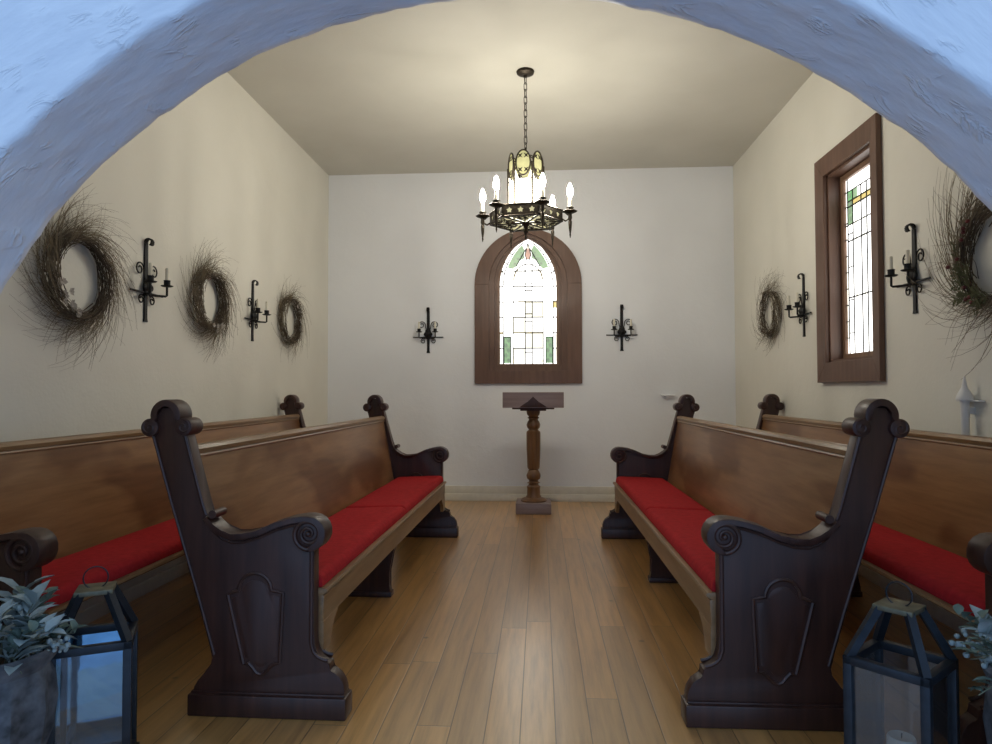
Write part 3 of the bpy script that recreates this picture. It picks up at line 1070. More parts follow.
# ------------------------------------------------------------------ lectern
def lectern():
    t = thing('lectern', 'slim wooden lectern on a turned post standing under the back window', 'lectern', (-0.062, 6.13, 0), 0.0)
    mb = MB()
    mb.box(-0.155, 0.155, -0.155, 0.155, 0.0, 0.095, 0.006)
    mb.build('base', M_LECT2, t)
    mb = MB()
    prof = [(0.115, 0.095), (0.118, 0.105), (0.105, 0.118), (0.072, 0.130), (0.060, 0.150), (0.058, 0.205), (0.062, 0.225), (0.046, 0.238), (0.042, 0.250), (0.060, 0.258), (0.042, 0.270),
            (0.040, 0.280), (0.058, 0.295), (0.064, 0.318), (0.062, 0.335), (0.050, 0.360), (0.042, 0.375), (0.052, 0.385), (0.055, 0.40), (0.062, 0.56), (0.063, 0.70), (0.060, 0.715), (0.044, 0.728), (0.042, 0.735),
            (0.056, 0.750), (0.062, 0.775), (0.054, 0.80), (0.042, 0.818), (0.040, 0.828), (0.056, 0.838), (0.042, 0.848), (0.044, 0.855), (0.055, 0.865), (0.060, 0.885), (0.062, 0.905)]
    mb.lathe(prof, 40, flute=lambda a, z: (1 - 0.09 * abs(math.sin(a * 6))) if 0.39 < z < 0.705 else 1.0)
    mb.build('turned_post', M_LECT, t)
    mb = MB()
    mb.box(-0.115, 0.115, -0.10, 0.10, 0.903, 0.920, 0.004)
    mb.box(-0.185, 0.185, -0.15, 0.15, 0.918, 0.932, 0.004)
    mb.build('bracket_plate', M_ENDW, t)
    # sloped reading desk
    mb = MB()
    # desk panel seen from the front: upright face, sloping top
    mb.prism([(-0.17, 0.932), (0.165, 0.932), (0.165, 0.950), (-0.15, 1.068), (-0.17, 1.068)], -0.268, 0.268, 0.004, axis='X')
    mb.build('reading_desk', M_LECT2, t)
    mb = MB()
    mb.prism([(-0.12, 0.938), (-0.085, 0.962), (-0.045, 0.985), (-0.015, 1.015), (0.0, 1.032), (0.015, 1.015), (0.045, 0.985), (0.085, 0.962), (0.12, 0.938)], -0.176, -0.169, 0.002)
    mb.build('carved_crest', M_ENDW, t)
lectern()

# ------------------------------------------------------------------ wall sconces (local: wall at y = 0, room towards -y)
def make_sconce(loc, rz, label):
    t = thing('wall_sconce', label, 'sconce', loc, rz, 'iron candle sconces')
    mb = MB()
    # hand-forged strap with curled head
    a = [(0, -0.008, 0.0), (0, -0.012, 0.02), (0, -0.012, 0.20), (0, -0.012, 0.43)]
    def strap(pts, w0, th):
        n = len(pts)
        prev = None
        for i, p in enumerate(pts):
            p = Vector(p)
            q = [mb._v(p + Vector((x, d, 0))) for x in (-w0[i], w0[i]) for d in (0, th)]
            if i:
                for (k0, k1) in ((0, 1), (1, 3), (3, 2), (2, 0)):
                    mb._f([prev[k0], prev[k1], q[k1], q[k0]])
            else:
                mb._f([q[0], q[1], q[3], q[2]])
            prev = q
        mb._f([prev[0], prev[2], prev[3], prev[1]])
    strap([(0, -0.010, 0.0), (0, -0.010, 0.02), (0, -0.010, 0.05), (0, -0.010, 0.16), (0, -0.010, 0.25), (0, -0.010, 0.425)],
          [0.018, 0.013, 0.0125, 0.014, 0.0155, 0.0135], 0.008)
    # curl
    c = (-0.024, 0.430)
    pts = [(0, c[0] + 0.018 * math.cos(x), c[1] + 0.020 * math.sin(x)) for x in [PI * 1.35 * k / 10 for k in range(11)]]
    for A, B in zip(pts, pts[1:]):
        mb.tube([(-0.0135, A[1], A[2]), (0.0135, A[1], A[2])], 0.004, 6)
        mb.prism([(A[1], A[2]), (B[1], B[2]), (B[1] + 0.004, B[2] + 0.003), (A[1] + 0.004, A[2] + 0.003)], -0.0135, 0.0135, 0, axis='X')
    mb.build('strap', M_IRON, t)
    mb = MB()
    mb.lathe([(0.040, 0.0), (0.038, 0.008), (0.026, 0.018), (0.012, 0.026), (0.004, 0.032)], 12, (0, -0.012, 0.185), Matrix.Rotation(PI / 2, 4, 'X'))
    for k in range(6):
        an = PI / 3 * k
        mb.sphere((0.030 * math.cos(an), -0.022, 0.185 + 0.036 * math.sin(an)), 0.014, 8, 6, (1, 0.5, 1.2))
    mb.build('rosette', M_IRON, t)
    mb = MB()
    mb.box(-0.152, 0.152, -0.018, -0.010, 0.151, 0.161, 0.002)
    mb.build('crossbar', M_IRON, t)
    for sx in (-1, 1):
        mb = MB()
        c = (sx * 0.066, 0.278)
        pts = [(sx * 0.016, -0.012, 0.225), (sx * 0.024, -0.012, 0.250)] + [(c[0] - sx * 0.038 * (1 - 0.7 * k / 28) * math.cos(2 * PI * 1.4 * k / 28 * 1.0), -0.012, c[1] + 0.038 * (1 - 0.7 * k / 28) * math.sin(2 * PI * 1.4 * k / 28)) for k in range(29)]
        mb.tube(pts, 0.0042, 6)
        mb.build('scroll', M_IRON, t)
        mb = MB()
        c = (sx * 0.050, 0.118)
        pts = [(sx * 0.016, -0.012, 0.155), (sx * 0.030, -0.012, 0.146)] + [(c[0] - sx * 0.026 * (1 - 0.65 * k / 24) * math.cos(-2 * PI * 1.3 * k / 24 - 0.9), -0.012, c[1] + 0.026 * (1 - 0.65 * k / 24) * math.sin(2 * PI * 1.3 * k / 24 + 0.9)) for k in range(25)]
        mb.tube(pts, 0.004, 6)
        mb.build('scroll', M_IRON, t)
        # elbow arm, splayed out from the wall
        ex, ey = sx * 0.080, -0.080
        mb = MB()
        mb.tube([(sx * 0.012, -0.014, 0.150), (ex * 0.5, ey * 0.5, 0.147), (ex * 0.93, ey * 0.93, 0.147), (ex, ey, 0.152), (ex, ey, 0.205)], 0.0062, 8)
        arm = mb.build('arm', M_IRON, t)
        mb = MB()
        mb.lathe([(0.006, 0.198), (0.026, 0.201), (0.033, 0.206), (0.031, 0.208), (0.012, 0.206)], 16, (ex, ey, 0))
        mb.lathe([(0.013, 0.205), (0.017, 0.210), (0.017, 0.232), (0.019, 0.236), (0.014, 0.236), (0.013, 0.222)], 14, (ex, ey, 0))
        mb.build('candle_cup', M_IRON, arm)
        mb = MB()
        mb.lathe([(0.0095, 0.222), (0.0095, 0.300), (0.007, 0.304), (0.002, 0.305)], 12, (ex, ey, 0))
        mb.build('candle', M_CANDLE, arm)
    return t

s0 = make_sconce((-1.110, YB, 1.459), 0, 'black iron candle sconce on the back wall, left of the arched window')
copy_thing(s0, (0.798, YB, 1.468), 0, 'black iron candle sconce on the back wall, right of the arched window')
copy_thing(s0, (XL, 3.53, 1.456), PI / 2, 'black iron candle sconce on the left wall between the nearest and middle wreaths')
copy_thing(s0, (XL, 4.90, 1.452), PI / 2, 'black iron candle sconce on the left wall between the middle and farthest wreaths')
copy_thing(s0, (XR, 3.53, 1.464), -PI / 2, 'black iron candle sconce on the right wall, between the window and the big near wreath')
copy_thing(s0, (XR, 4.97, 1.462), -PI / 2, 'black iron candle sconce on the right wall, between the window and the small far wreath')

# ------------------------------------------------------------------ twig wreaths (local: wall at y = 0, room towards -y, seen face on x right)
def make_wreath(loc, rz, label, seed, n_ring=230, n_loose=230, R=0.17, spread=0.16, swirl=-1, flowers=None, bias=None, moss=0, berries=0, thin=1.0, roll=0.0):
    rnd = random.Random(seed)
    t = thing('hanging_twig_wreath', label, 'wreath', loc, rz, 'dried twig wreaths')
    def strand(mb, a0, da, r0, lift, w0, rad, wl, curl, nseg=7):
        pts = []
        for k in range(nseg):
            q = k / (nseg - 1)
            a = a0 + swirl * da * q
            r = r0 + lift * q ** 1.6
            a += curl * q * q
            y = -max(0.006, w0 + 0.02 * q * math.sin(wl + 3 * q))
            pts.append((r * math.cos(a) + 0.003 * math.sin(wl + 7 * q), y, r * math.sin(a) + 0.003 * math.cos(wl * 2 + 6 * q)))
        mb.tube(pts, [rad * (1 - 0.7 * k / (nseg - 1)) for k in range(nseg)], 4, cap=False)
    mb = MB()
    for i in range(n_ring):
        strand(mb, rnd.uniform(0, 2 * PI), rnd.uniform(0.5, 1.5), rnd.gauss(R, 0.012), rnd.uniform(-0.004, 0.04), rnd.uniform(0.012, 0.068), rnd.uniform(0.0012, 0.0026), rnd.uniform(0, 6), 0)
    ring = mb.build('twig_ring', M_TWIG, t, smooth=60)
    mb = MB()
    for i in range(n_loose):
        a0 = rnd.uniform(0, 2 * PI)
        b = bias(a0) if bias else 1.0
        if rnd.random() > b:
            continue
        strand(mb, a0 + rnd.gauss(0, .1), rnd.uniform(0.75, 1.6), rnd.gauss(R + 0.008, 0.014), spread * (rnd.uniform(0.15, 0.75) if rnd.random() < 0.7 else rnd.uniform(0.7, 1.25)) * (0.6 + 0.4 * b), rnd.uniform(0.010, 0.085), rnd.uniform(0.0008, 0.0016) * thin, rnd.uniform(0, 6), rnd.uniform(-0.25, 0.15), 9)
        if rnd.random() < 0.35:      # a side twig
            a1 = a0 + swirl * rnd.uniform(0.3, 0.6)
            strand(mb, a1, rnd.uniform(0.15, 0.5), R + rnd.uniform(0.02, 0.06), spread * rnd.uniform(0.4, 0.9), rnd.uniform(0.01, 0.07), 0.0009 * thin, rnd.uniform(0, 6), 0.2, 5)
    mb.build('loose_twigs', M_TWIG2, t, smooth=60)
    for (ang, cnt, sp) in flowers or ():
        for k in range(cnt):
            mb = MB()
            a = ang + rnd.gauss(0, sp)
            r = R + rnd.gauss(0.0, 0.018)
            c = Vector((r * math.cos(a), -0.058 - rnd.uniform(0, 0.02), r * math.sin(a)))
            for p in range(6):
                e = 2 * PI * p / 6 + rnd.uniform(-.2, .2)
                d = Vector((math.cos(e), -0.45, math.sin(e))) * rnd.uniform(0.014, 0.022)
                side = Vector((-math.sin(e), 0, math.cos(e))) * 0.008
                mb.poly3([c, c + d * 0.6 + side, c + d, c + d * 0.6 - side])
            mb.sphere(c, 0.006, 6, 4)
            mb.build('dried_flower', M_DRIED, t, recalc=False)
    for i in range(moss):
        mb = MB()
        a = rnd.gauss(-PI * 0.62, 0.55)
        r = R + rnd.gauss(0, 0.02)
        c0 = Vector((r * math.cos(a), -rnd.uniform(0.06, 0.09), r * math.sin(a)))
        e0 = a - PI / 2 + rnd.uniform(-0.9, 0.9)
        dd = Vector((math.cos(e0), -0.15, math.sin(e0))) * 0.075
        mb.tube([c0, c0 + dd * 0.5, c0 + dd], 0.0015, 4)
        for k in range(8):
            c = c0 + dd * (0.2 + 0.1 * k)
            e = e0 + (0.8 if k % 2 else -0.8) + rnd.uniform(-.3, .3)
            l = rnd.uniform(0.022, 0.042)
            d = Vector((math.cos(e), rnd.uniform(-.4, .1), math.sin(e))) * l
            sd = Vector((-math.sin(e), 0.3, math.cos(e))) * l * 0.16
            mb.poly3([c, c + d * .5 + sd, c + d, c + d * .5 - sd])
        mb.build('leaf_sprig', M_MOSS, t, recalc=False)
    for i in range(berries):
        a = rnd.uniform(2.0, 4.6)
        r = R + rnd.gauss(0.0, 0.02)
        MB().sphere((r * math.cos(a), -rnd.uniform(0.08, 0.10), r * math.sin(a)), 0.009, 8, 6).build('berry', M_BERRY, t)
    return t
make_wreath((XL, 2.96, 1.60), PI / 2, 'shaggy twig wreath on the left wall nearest the arch, with pale dried flowers', 3, 340, 380, 0.178, 0.21,
            flowers=((PI * 1.15, 9, 0.25), (PI * 1.33, 7, 0.2)))
make_wreath((XL, 4.19, 1.662), PI / 2, 'shaggy twig wreath on the left wall between the two iron sconces', 8, 320, 360, 0.166, 0.19,
            flowers=((PI * 1.6, 10, 0.25),))
make_wreath((XL, 5.58, 1.675), PI / 2, 'small twig wreath on the left wall nearest the back corner', 12, 300, 260, 0.178, 0.19,
            flowers=((0.0, 8, 0.3),), bias=lambda a: 0.35 + 0.65 * max(0, math.sin(a + 0.2)))
make_wreath((XR, 5.60, 1.70), -PI / 2, 'spiky twig wreath on the right wall nearest the back corner', 21, 260, 220, 0.165, 0.20,
            bias=lambda a: 0.25 + 0.75 * max(0, math.sin(a), math.sin(-a) ** 5), flowers=((PI * 0.5, 4, 0.3),))
make_wreath((XR, 2.88, 1.63), -PI / 2, 'large bushy branch wreath on the right wall at the arch, with leaves and dark berries', 33, 260, 330, 0.185, 0.33,
            moss=18, berries=10, thin=1.5, bias=lambda a: 0.45 + 0.55 * max(0, math.cos(a - 2.6), math.cos(a - 4.2)))

# ------------------------------------------------------------------ chandelier
def chandelier():
    cx, cy = -0.093, 4.60
    t = thing('chandelier', 'dark bronze gothic chandelier with six lit candle bulbs hanging on a chain', 'chandelier', (cx, cy, HC), 0)
    Z = lambda z: z - HC
    TH = math.radians(-8)
    ang = [TH + PI / 3 * k for k in range(6)]
    mb = MB()
    mb.lathe([(0.004, Z(3.222)), (0.012, Z(3.224)), (0.016, Z(3.236)), (0.040, Z(3.240)), (0.058, Z(3.250)), (0.062, Z(3.262)), (0.060, 0.0)], 28)
    mb.build('ceiling_canopy', M_BRONZE, t)
    # chain
    mb = MB()
    z = 3.228
    k = 0
    pitch = 0.046
    while z > 2.735:
        c = z - 0.023
        pts = []
        for j in range(14):
            a = 2 * PI * j / 14
            x, zz = 0.0095 * math.cos(a), 0.018 * math.sin(a) + (0.011 if math.sin(a) > 0 else -0.011)
            pts.append((x, 0, Z(c) + zz) if k % 2 else (x * 0.6, x * 0.8, Z(c) + zz))
        mb.tube(pts, 0.0032, 6, closed=True)
        z -= pitch
        k += 1
    mb.build('chain', M_BRONZE, t)
    # stem and finial
    mb = MB()
    mb.lathe([(0.003, Z(2.105)), (0.008, Z(2.115)), (0.005, Z(2.135)), (0.012, Z(2.15)), (0.018, Z(2.165)), (0.010, Z(2.18)), (0.018, Z(2.20)), (0.030, Z(2.214)), (0.030, Z(2.222))], 16)
    mb.lathe([(0.006, Z(2.69)), (0.010, Z(2.70)), (0.006, Z(2.735)), (0.004, Z(2.74))], 12)
    for a in [x + PI / 6 for x in ang]:
        mb.tube([(0, 0, Z(2.70)), (0.06 * math.cos(a), 0.06 * math.sin(a), Z(2.668)), (0.10 * math.cos(a), 0.10 * math.sin(a), Z(2.60))], 0.004, 6)
    mb.build('finial', M_BRONZE, t)
    # hexagonal band with cut-out stars
    RB = 0.248
    zb0, zb1 = 2.222, 2.296
    band = MB()
    glassb = MB()
    under = MB()
    underg = MB()
    for i in range(6):
        A = Vector((RB * math.cos(ang[i]), RB * math.sin(ang[i]), 0))
        B = Vector((RB * math.cos(ang[(i + 1) % 6]), RB * math.sin(ang[(i + 1) % 6]), 0))
        ex = (B - A).normalized()
        L = (B - A).length
        nrm = Vector((ex.y, -ex.x, 0))
        M = Matrix(((ex.x, 0, nrm.x, A.x), (ex.y, 0, nrm.y, A.y), (0, 1, 0, Z(zb0)), (0, 0, 0, 1)))
        h = zb1 - zb0
        loops = [[(0, 0), (L, 0), (L, h), (0, h)]]
        for c in range(3):
            xc = L * (0.20 + 0.30 * c)
            loops.append([(xc + (0.021 if j % 2 == 0 else 0.0125) * math.sin(2 * PI * j / 10), h * 0.50 + (0.021 if j % 2 == 0 else 0.0125) * math.cos(2 * PI * j / 10)) for j in range(10)])
        band.mesh_in(curve_solid(loops, 0.003), M)
        for zz in (zb0, zb1):
            band.tube([A + Vector((0, 0, Z(zz))), B + Vector((0, 0, Z(zz)))], 0.0065, 6)
        M2 = M.copy()
        M2.col[3] = Vector((A.x - nrm.x * 0.006, A.y - nrm.y * 0.006, Z(zb0), 1))
        glassb.mesh_in(curve_solid([[(0.006, 0.004), (L - 0.006, 0.004), (L - 0.006, h - 0.004), (0.006, h - 0.004)]], 0.001), M2)
        # underside: pierced triangular panel per facet
        sh = 0.9
        def pt(u, v):                 # u along edge 0..1, v from edge to centre 0..1
            p = A.lerp(B, u).lerp(Vector((0, 0, 0)), v)
            return Vector((p.x, p.y, Z(zb0 + 0.001)))
        def U(u, v):
            return pt(u, v) + Vector((0, 0, -0.002))
        under.tube([U(0, 0), U(0.5, 1.0)], 0.006, 6)
        # leaf tracery of the panel
        def loop2(u, v, a, b, rot, n=14):
            c = U(u, v)
            inw = (-(A + B) / 2).normalized()
            pts = []
            for q in [2 * PI * j / n for j in range(n)]:
                x, y = a * math.cos(q), b * math.sin(q)
                pts.append(c + ex * (x * math.cos(rot) - y * math.sin(rot)) + inw * (x * math.sin(rot) + y * math.cos(rot)))
            under.tube(pts, 0.003, 5, closed=True)
        for (u, v, a, b, rot) in ((0.5, 0.30, 0.030, 0.020, 0), (0.5, 0.12, 0.024, 0.012, 0), (0.30, 0.18, 0.026, 0.014, 0.6), (0.70, 0.18, 0.026, 0.014, -0.6),
                                  (0.16, 0.10, 0.018, 0.011, 0.2), (0.84, 0.10, 0.018, 0.011, -0.2), (0.5, 0.52, 0.016, 0.026, 0), (0.36, 0.40, 0.012, 0.020, 0.5), (0.64, 0.40, 0.012, 0.020, -0.5)):
            loop2(u, v, a, b, rot)
        under.tube([U(0.5, 0.0), U(0.5, 0.3)], 0.0022, 5)
        under.tube([U(0.25, 0.02), U(0.5, 0.62)], 0.0022, 5)
        under.tube([U(0.75, 0.02), U(0.5, 0.62)], 0.0022, 5)
        # solid foot of the panel towards the finial
        under.poly3([U(0.5, 0.99), U(0.5 - 0.10, 0.78), U(0.5 + 0.10, 0.78)])
        underg.poly3([pt(0.02, 0.02) + Vector((0, 0, 0.006)), pt(0.98, 0.02) + Vector((0, 0, 0.006)), pt(0.5, 0.98) + Vector((0, 0, 0.006))])
    band.mesh_in(bpy.data.meshes.new('empty'))
    band.build('pierced_band', M_BRONZE, t, smooth=30)
    glassb.build('band_glass', G_BAND, t, smooth=0)
    under.build('tracery_bottom', M_BRONZE, t, smooth=30)
    underg.build('bottom_glass', G_BAND, t, smooth=0)
    # central lantern: six panels with oval heads
    RL = 0.122
    posts = MB()
    for i in range(6):
        A = Vector((RL * math.cos(ang[i]), RL * math.sin(ang[i]), 0))
        B = Vector((RL * math.cos(ang[(i + 1) % 6]), RL * math.sin(ang[(i + 1) % 6]), 0))
        ex = (B - A).normalized()
        L = (B - A).length
        nrm = Vector((ex.y, -ex.x, 0))
        posts.tube([A + Vector((0, 0, Z(zb0))), A + Vector((0, 0, Z(2.60)))], 0.0075, 8)
        posts.sphere(A + Vector((0, 0, Z(2.305))), 0.011, 8, 6)
        posts.tube([A + Vector((0, 0, Z(2.500))), B + Vector((0, 0, Z(2.500)))], 0.003, 6)
        M = Matrix(((ex.x, 0, nrm.x, A.x), (ex.y, 0, nrm.y, A.y), (0, 1, 0, 0), (0, 0, 0, 1)))
        mb = MB()
        zc, a, b = Z(2.604), 0.0535, 0.089
        el = lambda f: [(L / 2 + a * f * math.cos(q), zc + b * (f if f == 1 else (b * 1.0 - (1 - f) * a) / b) * math.sin(q)) for q in [2 * PI * j / 28 for j in range(28)]]
        mb.mesh_in(curve_solid([el(1.0), el(0.82)], 0.004, 0.0015), M)
        for sx in (-1, 1):
            for (oz, fl) in ((0.046, 1), (-0.046, -1)):
                base = Vector((L / 2 + sx * 0.021, zc + oz))
                leaf = [(base.x + 1.45 * px, base.y + 1.45 * py * fl) for px, py in ((-0.012, -0.010), (-0.004, 0), (-0.012, 0.012), (0, 0.006), (0.012, 0.012), (0.004, 0), (0.012, -0.010), (0, -0.004))]
                mb.mesh_in(curve_solid([leaf], 0.002), M)
        med = mb.build('oval_medallion', M_BRONZE, t, smooth=30)
        mb = MB()
        M3 = M.copy()
        M3.col[3] = Vector((A.x - nrm.x * 0.003, A.y - nrm.y * 0.003, 0, 1))
        mb.mesh_in(curve_solid([el(0.84)], 0.001), M3)
        mb.build('medallion_glass', G_OVAL, med, smooth=0)
        mb = MB()
        M3.col[3] = Vector((A.x - nrm.x * 0.005, A.y - nrm.y * 0.005, 0, 1))
        mb.mesh_in(curve_solid([[(0.006, Z(2.235)), (L - 0.006, Z(2.235)), (L - 0.006, Z(2.560)), (L - 0.03, Z(2.50)), (0.03, Z(2.50)), (0.006, Z(2.560))]], 0.001), M3)
        mb.build('glass_panel', G_LAMP, t, smooth=0)
    posts.build('lantern_posts', M_BRONZE, t)
    # six arms with candles
    for i, a in enumerate(ang):
        ca, sa = math.cos(a), math.sin(a)
        r = 0.301
        mb = MB()
        mb.tube([(q * ca, q * sa, Z(zz)) for q, zz in ((0.248, 2.235), (0.27, 2.222), (0.288, 2.232), (r, 2.25))], 0.006, 8)
        mb.tube([(q * ca, q * sa, Z(zz)) for q, zz in ((0.248, 2.285), (0.268, 2.278), (0.285, 2.262), (r, 2.26))], 0.005, 8)
        c = (r * ca, r * sa, 0)
        mb.lathe([(0.002, Z(2.105)), (0.006, Z(2.125)), (0.005, Z(2.135)), (0.010, Z(2.17)), (0.013, Z(2.215)), (0.009, Z(2.225)), (0.014, Z(2.24)), (0.012, Z(2.262)), (0.016, Z(2.272))], 12, c)
        arm = mb.build('arm', M_BRONZE, t)
        mb = MB()
        mb.lathe([(0.010, Z(2.268)), (0.034, Z(2.276)), (0.046, Z(2.286)), (0.043, Z(2.290)), (0.020, Z(2.284)), (0.020, Z(2.305)), (0.024, Z(2.312)), (0.016, Z(2.313)), (0.015, Z(2.30))], 18, c,
                 flute=lambda q, z: 1 + 0.10 * math.cos(6 * q))
        mb.build('drip_pan', M_BRONZE, arm)
        mb = MB()
        mb.lathe([(0.0135, Z(2.300)), (0.0135, Z(2.375)), (0.011, Z(2.380))], 14, c)
        mb.build('candle_sleeve', M_CANDLE, arm)
        mb = MB()
        mb.lathe([(0.010, Z(2.380)), (0.014, Z(2.390)), (0.0205, Z(2.410)), (0.0195, Z(2.430)), (0.012, Z(2.455)), (0.004, Z(2.475))], 8, c)
        mb.build('bulb', G_BULB, arm)
    return t
chandelier()

# ------------------------------------------------------------------ lanterns on the floor
def lantern(loc, rz, label, mirrored):
    t = thing('floor_lantern', label, 'lantern', loc, rz, 'glass lanterns on the floor')
    h, H, HT = 0.101, 0.392, 0.518
    p = 0.011
    mb = MB()
    for sx in (-1, 1):
        for sy in (-1, 1):
            mb.box(*sorted((sx * h, sx * (h - 2 * p))), *sorted((sy * h, sy * (h - 2 * p))), 0.02, H, 0.002)
    for z0, z1 in ((0.02, 0.045), (H - 0.022, H)):
        for s in (-1, 1):
            mb.box(-h, h, *sorted((s * h, s * (h - 2 * p))), z0, z1, 0.002)
            mb.box(*sorted((s * h, s * (h - 2 * p))), -h, h, z0, z1, 0.002)
    mb.build('frame', M_LANT, t)
    mb = MB()
    mb.box(-h - 0.008, h + 0.008, -h - 0.008, h + 0.008, 0.0, 0.022, 0.003)
    mb.build('base', M_LANT, t)
    k = 0.040
    for sx in (-1, 1):
        for sy in (-1, 1):
            mb = MB()
            mb.tube([(sx * (h - p), sy * (h - p), H - 0.004), (sx * (k - 0.004), sy * (k - 0.004), HT)], 0.0135, 4)
            mb.build('roof_rib', M_LANT, t)
    mb = MB()
    mb.box(-k - 0.008, k + 0.008, -k - 0.008, k + 0.008, HT - 0.006, HT + 0.008, 0.003)
    cap = mb.build('roof_cap', M_LANTTOP, t)
    mb = MB()
    mb.tube([(0.031 * math.cos(a), 0, HT + 0.034 + 0.031 * math.sin(a)) for a in [2 * PI * j / 28 for j in range(28)]], 0.002, 6, closed=True)
    mb.build('ring_handle', M_LANT, cap)
    g = h - p
    for i, (nx, ny) in enumerate(((0, -1), (1, 0), (0, 1), (-1, 0))):
        mb = MB()
        if nx == 0:
            mb.box(-g + p * 0.6, g - p * 0.6, *sorted((ny * g, ny * (g - 0.003))), 0.046, H - 0.023)
        else:
            mb.box(*sorted((nx * g, nx * (g - 0.003))), -g + p * 0.6, g - p * 0.6, 0.046, H - 0.023)
        if mirrored and ny == 1:
            mb.build('mirror_pane', M_MIRROR, t, smooth=0)
        else:
            mb.build('glass_pane', M_GLASS, t, smooth=0)
    if not mirrored:
        mb = MB()
        mb.lathe([(0.034, 0.023), (0.034, 0.185), (0.031, 0.190), (0.004, 0.184)], 20)
        cd = mb.build('candle', M_CANDLE, t)
        MB().tube([(0, 0, 0.180), (0.001, 0, 0.198)], 0.0014, 6).build('wick', M_IRON, cd)
    return t
lantern((-1.262, 1.87, 0), math.radians(27), 'glass lantern on the floor beside the left planter, its back pane a bright blue mirror', True)
lantern((0.925, 1.84, 0), math.radians(-47), 'dark glass lantern on the floor in front of the right aisle pew', False)

# ------------------------------------------------------------------ planters
def planter(loc, label, seed, lean=1, n=34):
    rnd = random.Random(seed)
    t = thing('stone_planter', label, 'planter', loc, 0, 'planters of silvery foliage at the arch')
    mb = MB()
    mb.lathe([(0.085, 0.0), (0.090, 0.02), (0.078, 0.045), (0.070, 0.07), (0.095, 0.12), (0.122, 0.20), (0.132, 0.28), (0.126, 0.345), (0.118, 0.375), (0.134, 0.395), (0.140, 0.415), (0.128, 0.425), (0.112, 0.40), (0.10, 0.37)],
             40, flute=lambda a, z: 1 + 0.05 * math.cos(10 * a) * (1 if 0.1 < z < 0.36 else 0.2))
    mb.build('urn', M_STONE, t)
    mb = MB()
    mb.lathe([(0.002, 0.365), (0.108, 0.365), (0.10, 0.385), (0.002, 0.392)], 24)
    mb.build('soil', M_SOIL, t)
    stems, dark, pale = MB(), MB(), MB()
    def leafm(mb, c, d, up, l, w):
        d = d.normalized()
        sd = d.cross(up).normalized()
        up2 = sd.cross(d)
        ring = []
        for q, ww, dr in ((0, 0.08, 0), (0.25, 0.8, 0.04), (0.5, 1.0, 0.05), (0.75, 0.72, -0.02), (1.0, 0.03, -0.14)):
            cc = c + d * l * q + up2 * l * dr
            ring.append((mb._v(cc - sd * w * ww + up2 * w * 0.25 * ww), mb._v(cc - up2 * w * 0.1), mb._v(cc + sd * w * ww + up2 * w * 0.25 * ww)))
        for A, B in zip(ring, ring[1:]):
            mb._f([A[0], A[1], B[1], B[0]])
            mb._f([A[1], A[2], B[2], B[1]])
    for i in range(n):
        a = rnd.uniform(0, 2 * PI)
        reach = rnd.uniform(0.03, 0.17)
        hgt = rnd.uniform(0.05, 0.20) - reach * 0.45
        base = Vector((0.05 * math.cos(a), 0.05 * math.sin(a), 0.385))
        tip = base + Vector((reach * math.cos(a), reach * math.sin(a), hgt))
        midp = base.lerp(tip, 0.5) + Vector((0, 0, 0.035))
        pts = [base, base.lerp(midp, .6) + Vector((0, 0, .01)), midp, tip]
        stems.tube(pts, [0.003, 0.0028, 0.0022, 0.0012], 5)
        kind = rnd.random()
        buds = MB()
        for k in range(rnd.randint(6, 9)):
            q = 0.3 + 0.7 * k / 8
            c = (base.lerp(midp, q * 2) if q < .5 else midp.lerp(tip, q * 2 - 1))
            e = rnd.uniform(0, 2 * PI)
            d = Vector((math.cos(e), math.sin(e), rnd.uniform(-0.2, 0.7))) + (tip - base).normalized() * 0.8
            if kind < 0.30:
                leafm(pale, c, d, Vector((0, 0, 1)), rnd.uniform(0.055, 0.10), rnd.uniform(0.012, 0.021))
            elif kind < 0.75:
                leafm(dark, c, d, Vector((0, 0, 1)), rnd.uniform(0.030, 0.055), rnd.uniform(0.009, 0.015))
            else:
                for j in range(4):
                    buds.sphere(c + Vector((rnd.gauss(0, .012), rnd.gauss(0, .012), rnd.gauss(0, .010))), rnd.uniform(.004, .008), 6, 5)
        if len(buds.bm.verts):
            buds.build('seed_head', M_LEAF2, t)
    stems.build('stems', M_STEM, t)
    dark.build('green_leaves', M_LEAF, t, recalc=False, smooth=80)
    pale.build('silver_leaves', M_LEAF2, t, recalc=False, smooth=80)
    return t
planter((-1.385, 1.66, 0), 'stone urn of silvery foliage standing left of the mirrored lantern', 5, n=44)
planter((1.190, 1.68, 0), 'spray of blue-grey foliage in an urn at the right edge, beside the dark lantern', 17, n=46)

# ------------------------------------------------------------------ small wall pieces
mb = MB()
mb.box(-0.062, 0.062, -0.055, -0.001, -0.008, 0.008, 0.003)
mb.prism([(-0.03, -0.008), (0.03, -0.008), (0.018, -0.03), (-0.018, -0.03)], -0.03, -0.001, 0.002)
o = mb.build('wall_ledge', M_BACK)
o.location = (1.235, YB, 1.035)
tag(o, 'tiny pale ledge fixed to the back wall above the right pew', 'ledge')

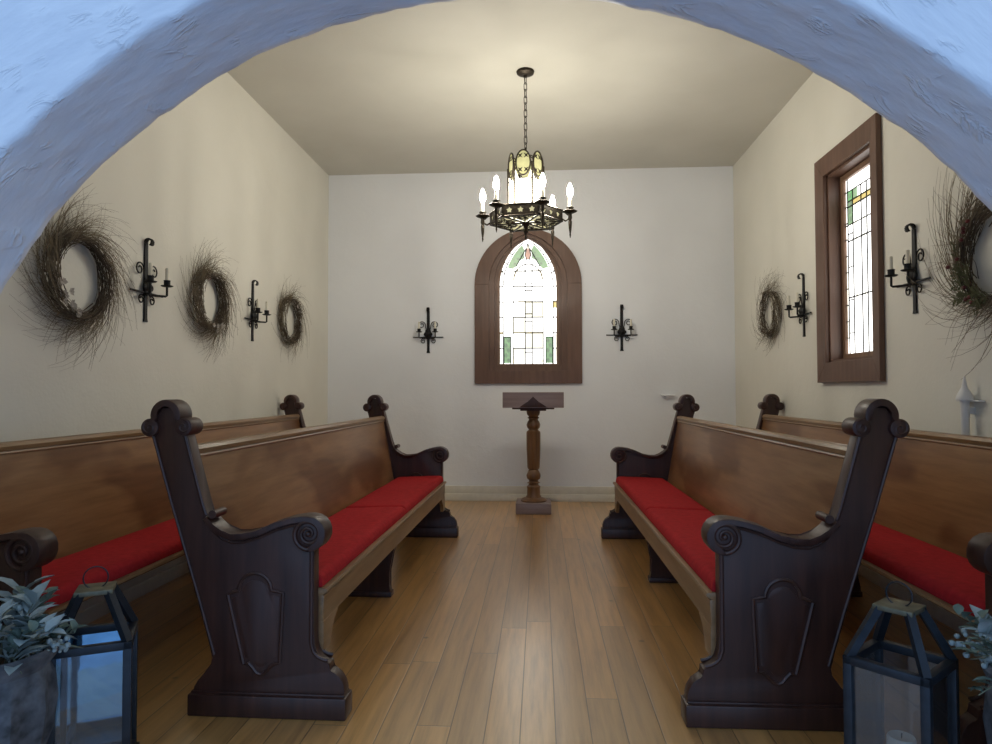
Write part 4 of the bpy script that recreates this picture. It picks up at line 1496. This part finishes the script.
t = thing('wall_bracket', 'small white wall bracket with a pointed cap above the pew on the right wall', 'bracket', (XR, 3.09, 1.035), -PI / 2)
mb = MB()
mb.lathe([(0.033, 0.0), (0.034, 0.006), (0.030, 0.022), (0.020, 0.042), (0.012, 0.056), (0.009, 0.075), (0.004, 0.100), (0.001, 0.106)], 20, (0, -0.040, 0))
mb.build('pointed_cap', M_WHITE, t)
mb = MB()
mb.lathe([(0.014, -0.20), (0.015, -0.19), (0.018, -0.02), (0.020, 0.004)], 16, (0, -0.040, 0))
mb.box(-0.010, 0.010, -0.050, -0.001, -0.06, -0.03, 0.002)
mb.build('tube', M_WHITE, t)
mb = MB()
mb.box(-0.075, 0.075, -0.030, -0.001, -0.006, 0.002, 0.001)
mb.build('shelf', M_WHITE, t)

# ------------------------------------------------------------------ daylight outside the arch
w = bpy.data.worlds.new('daylight')
sc.world = w
w.use_nodes = True
nt = w.node_tree
bg = nt.nodes['Background']
tc = N(nt, 'ShaderNodeTexCoord')
sp = N(nt, 'ShaderNodeSeparateXYZ')
nt.links.new(tc.outputs['Generated'], sp.inputs[0])
r = ramp(nt, [(0.0, (0.34, 0.50, 0.78)), (0.3, (0.35, 0.53, 0.83)), (1.0, (0.42, 0.64, 1.0))])
nt.links.new(sp.outputs['Z'], r.inputs['Fac'])
nt.links.new(r.outputs['Color'], bg.inputs['Color'])
bg.inputs['Strength'].default_value = 1.46

# ------------------------------------------------------------------ camera
yaw, pitch, roll = 0.06479, 0.02783, -0.00197
cyw, syw, cp, spt = math.cos(yaw), math.sin(yaw), math.cos(pitch), math.sin(pitch)
fw = Vector((-syw * cp, cyw * cp, spt))
rt = Vector((cyw, syw, 0))
up = rt.cross(fw)
cr, sr = math.cos(roll), math.sin(roll)
r2 = rt * cr + up * sr
u2 = -rt * sr + up * cr
cam = bpy.data.cameras.new('camera')
cam.sensor_width = 36
cam.lens = 680 / 992 * 36
cam.clip_start = 0.05
co = link(bpy.data.objects.new('camera', cam))
co.matrix_world = Matrix(((r2.x, u2.x, -fw.x, 0), (r2.y, u2.y, -fw.y, 0), (r2.z, u2.z, -fw.z, CAMZ), (0, 0, 0, 1)))
sc.camera = co

sc.view_settings.view_transform = 'Standard'
sc.view_settings.look = 'None'
sc.view_settings.gamma = 1
sc.view_settings.use_curve_mapping = False
sc.view_settings.exposure = 0.0
sc.cycles.max_bounces = 8
sc.cycles.diffuse_bounces = 5
sc.cycles.sample_clamp_indirect = 1.6
sc.cycles.use_denoising = True
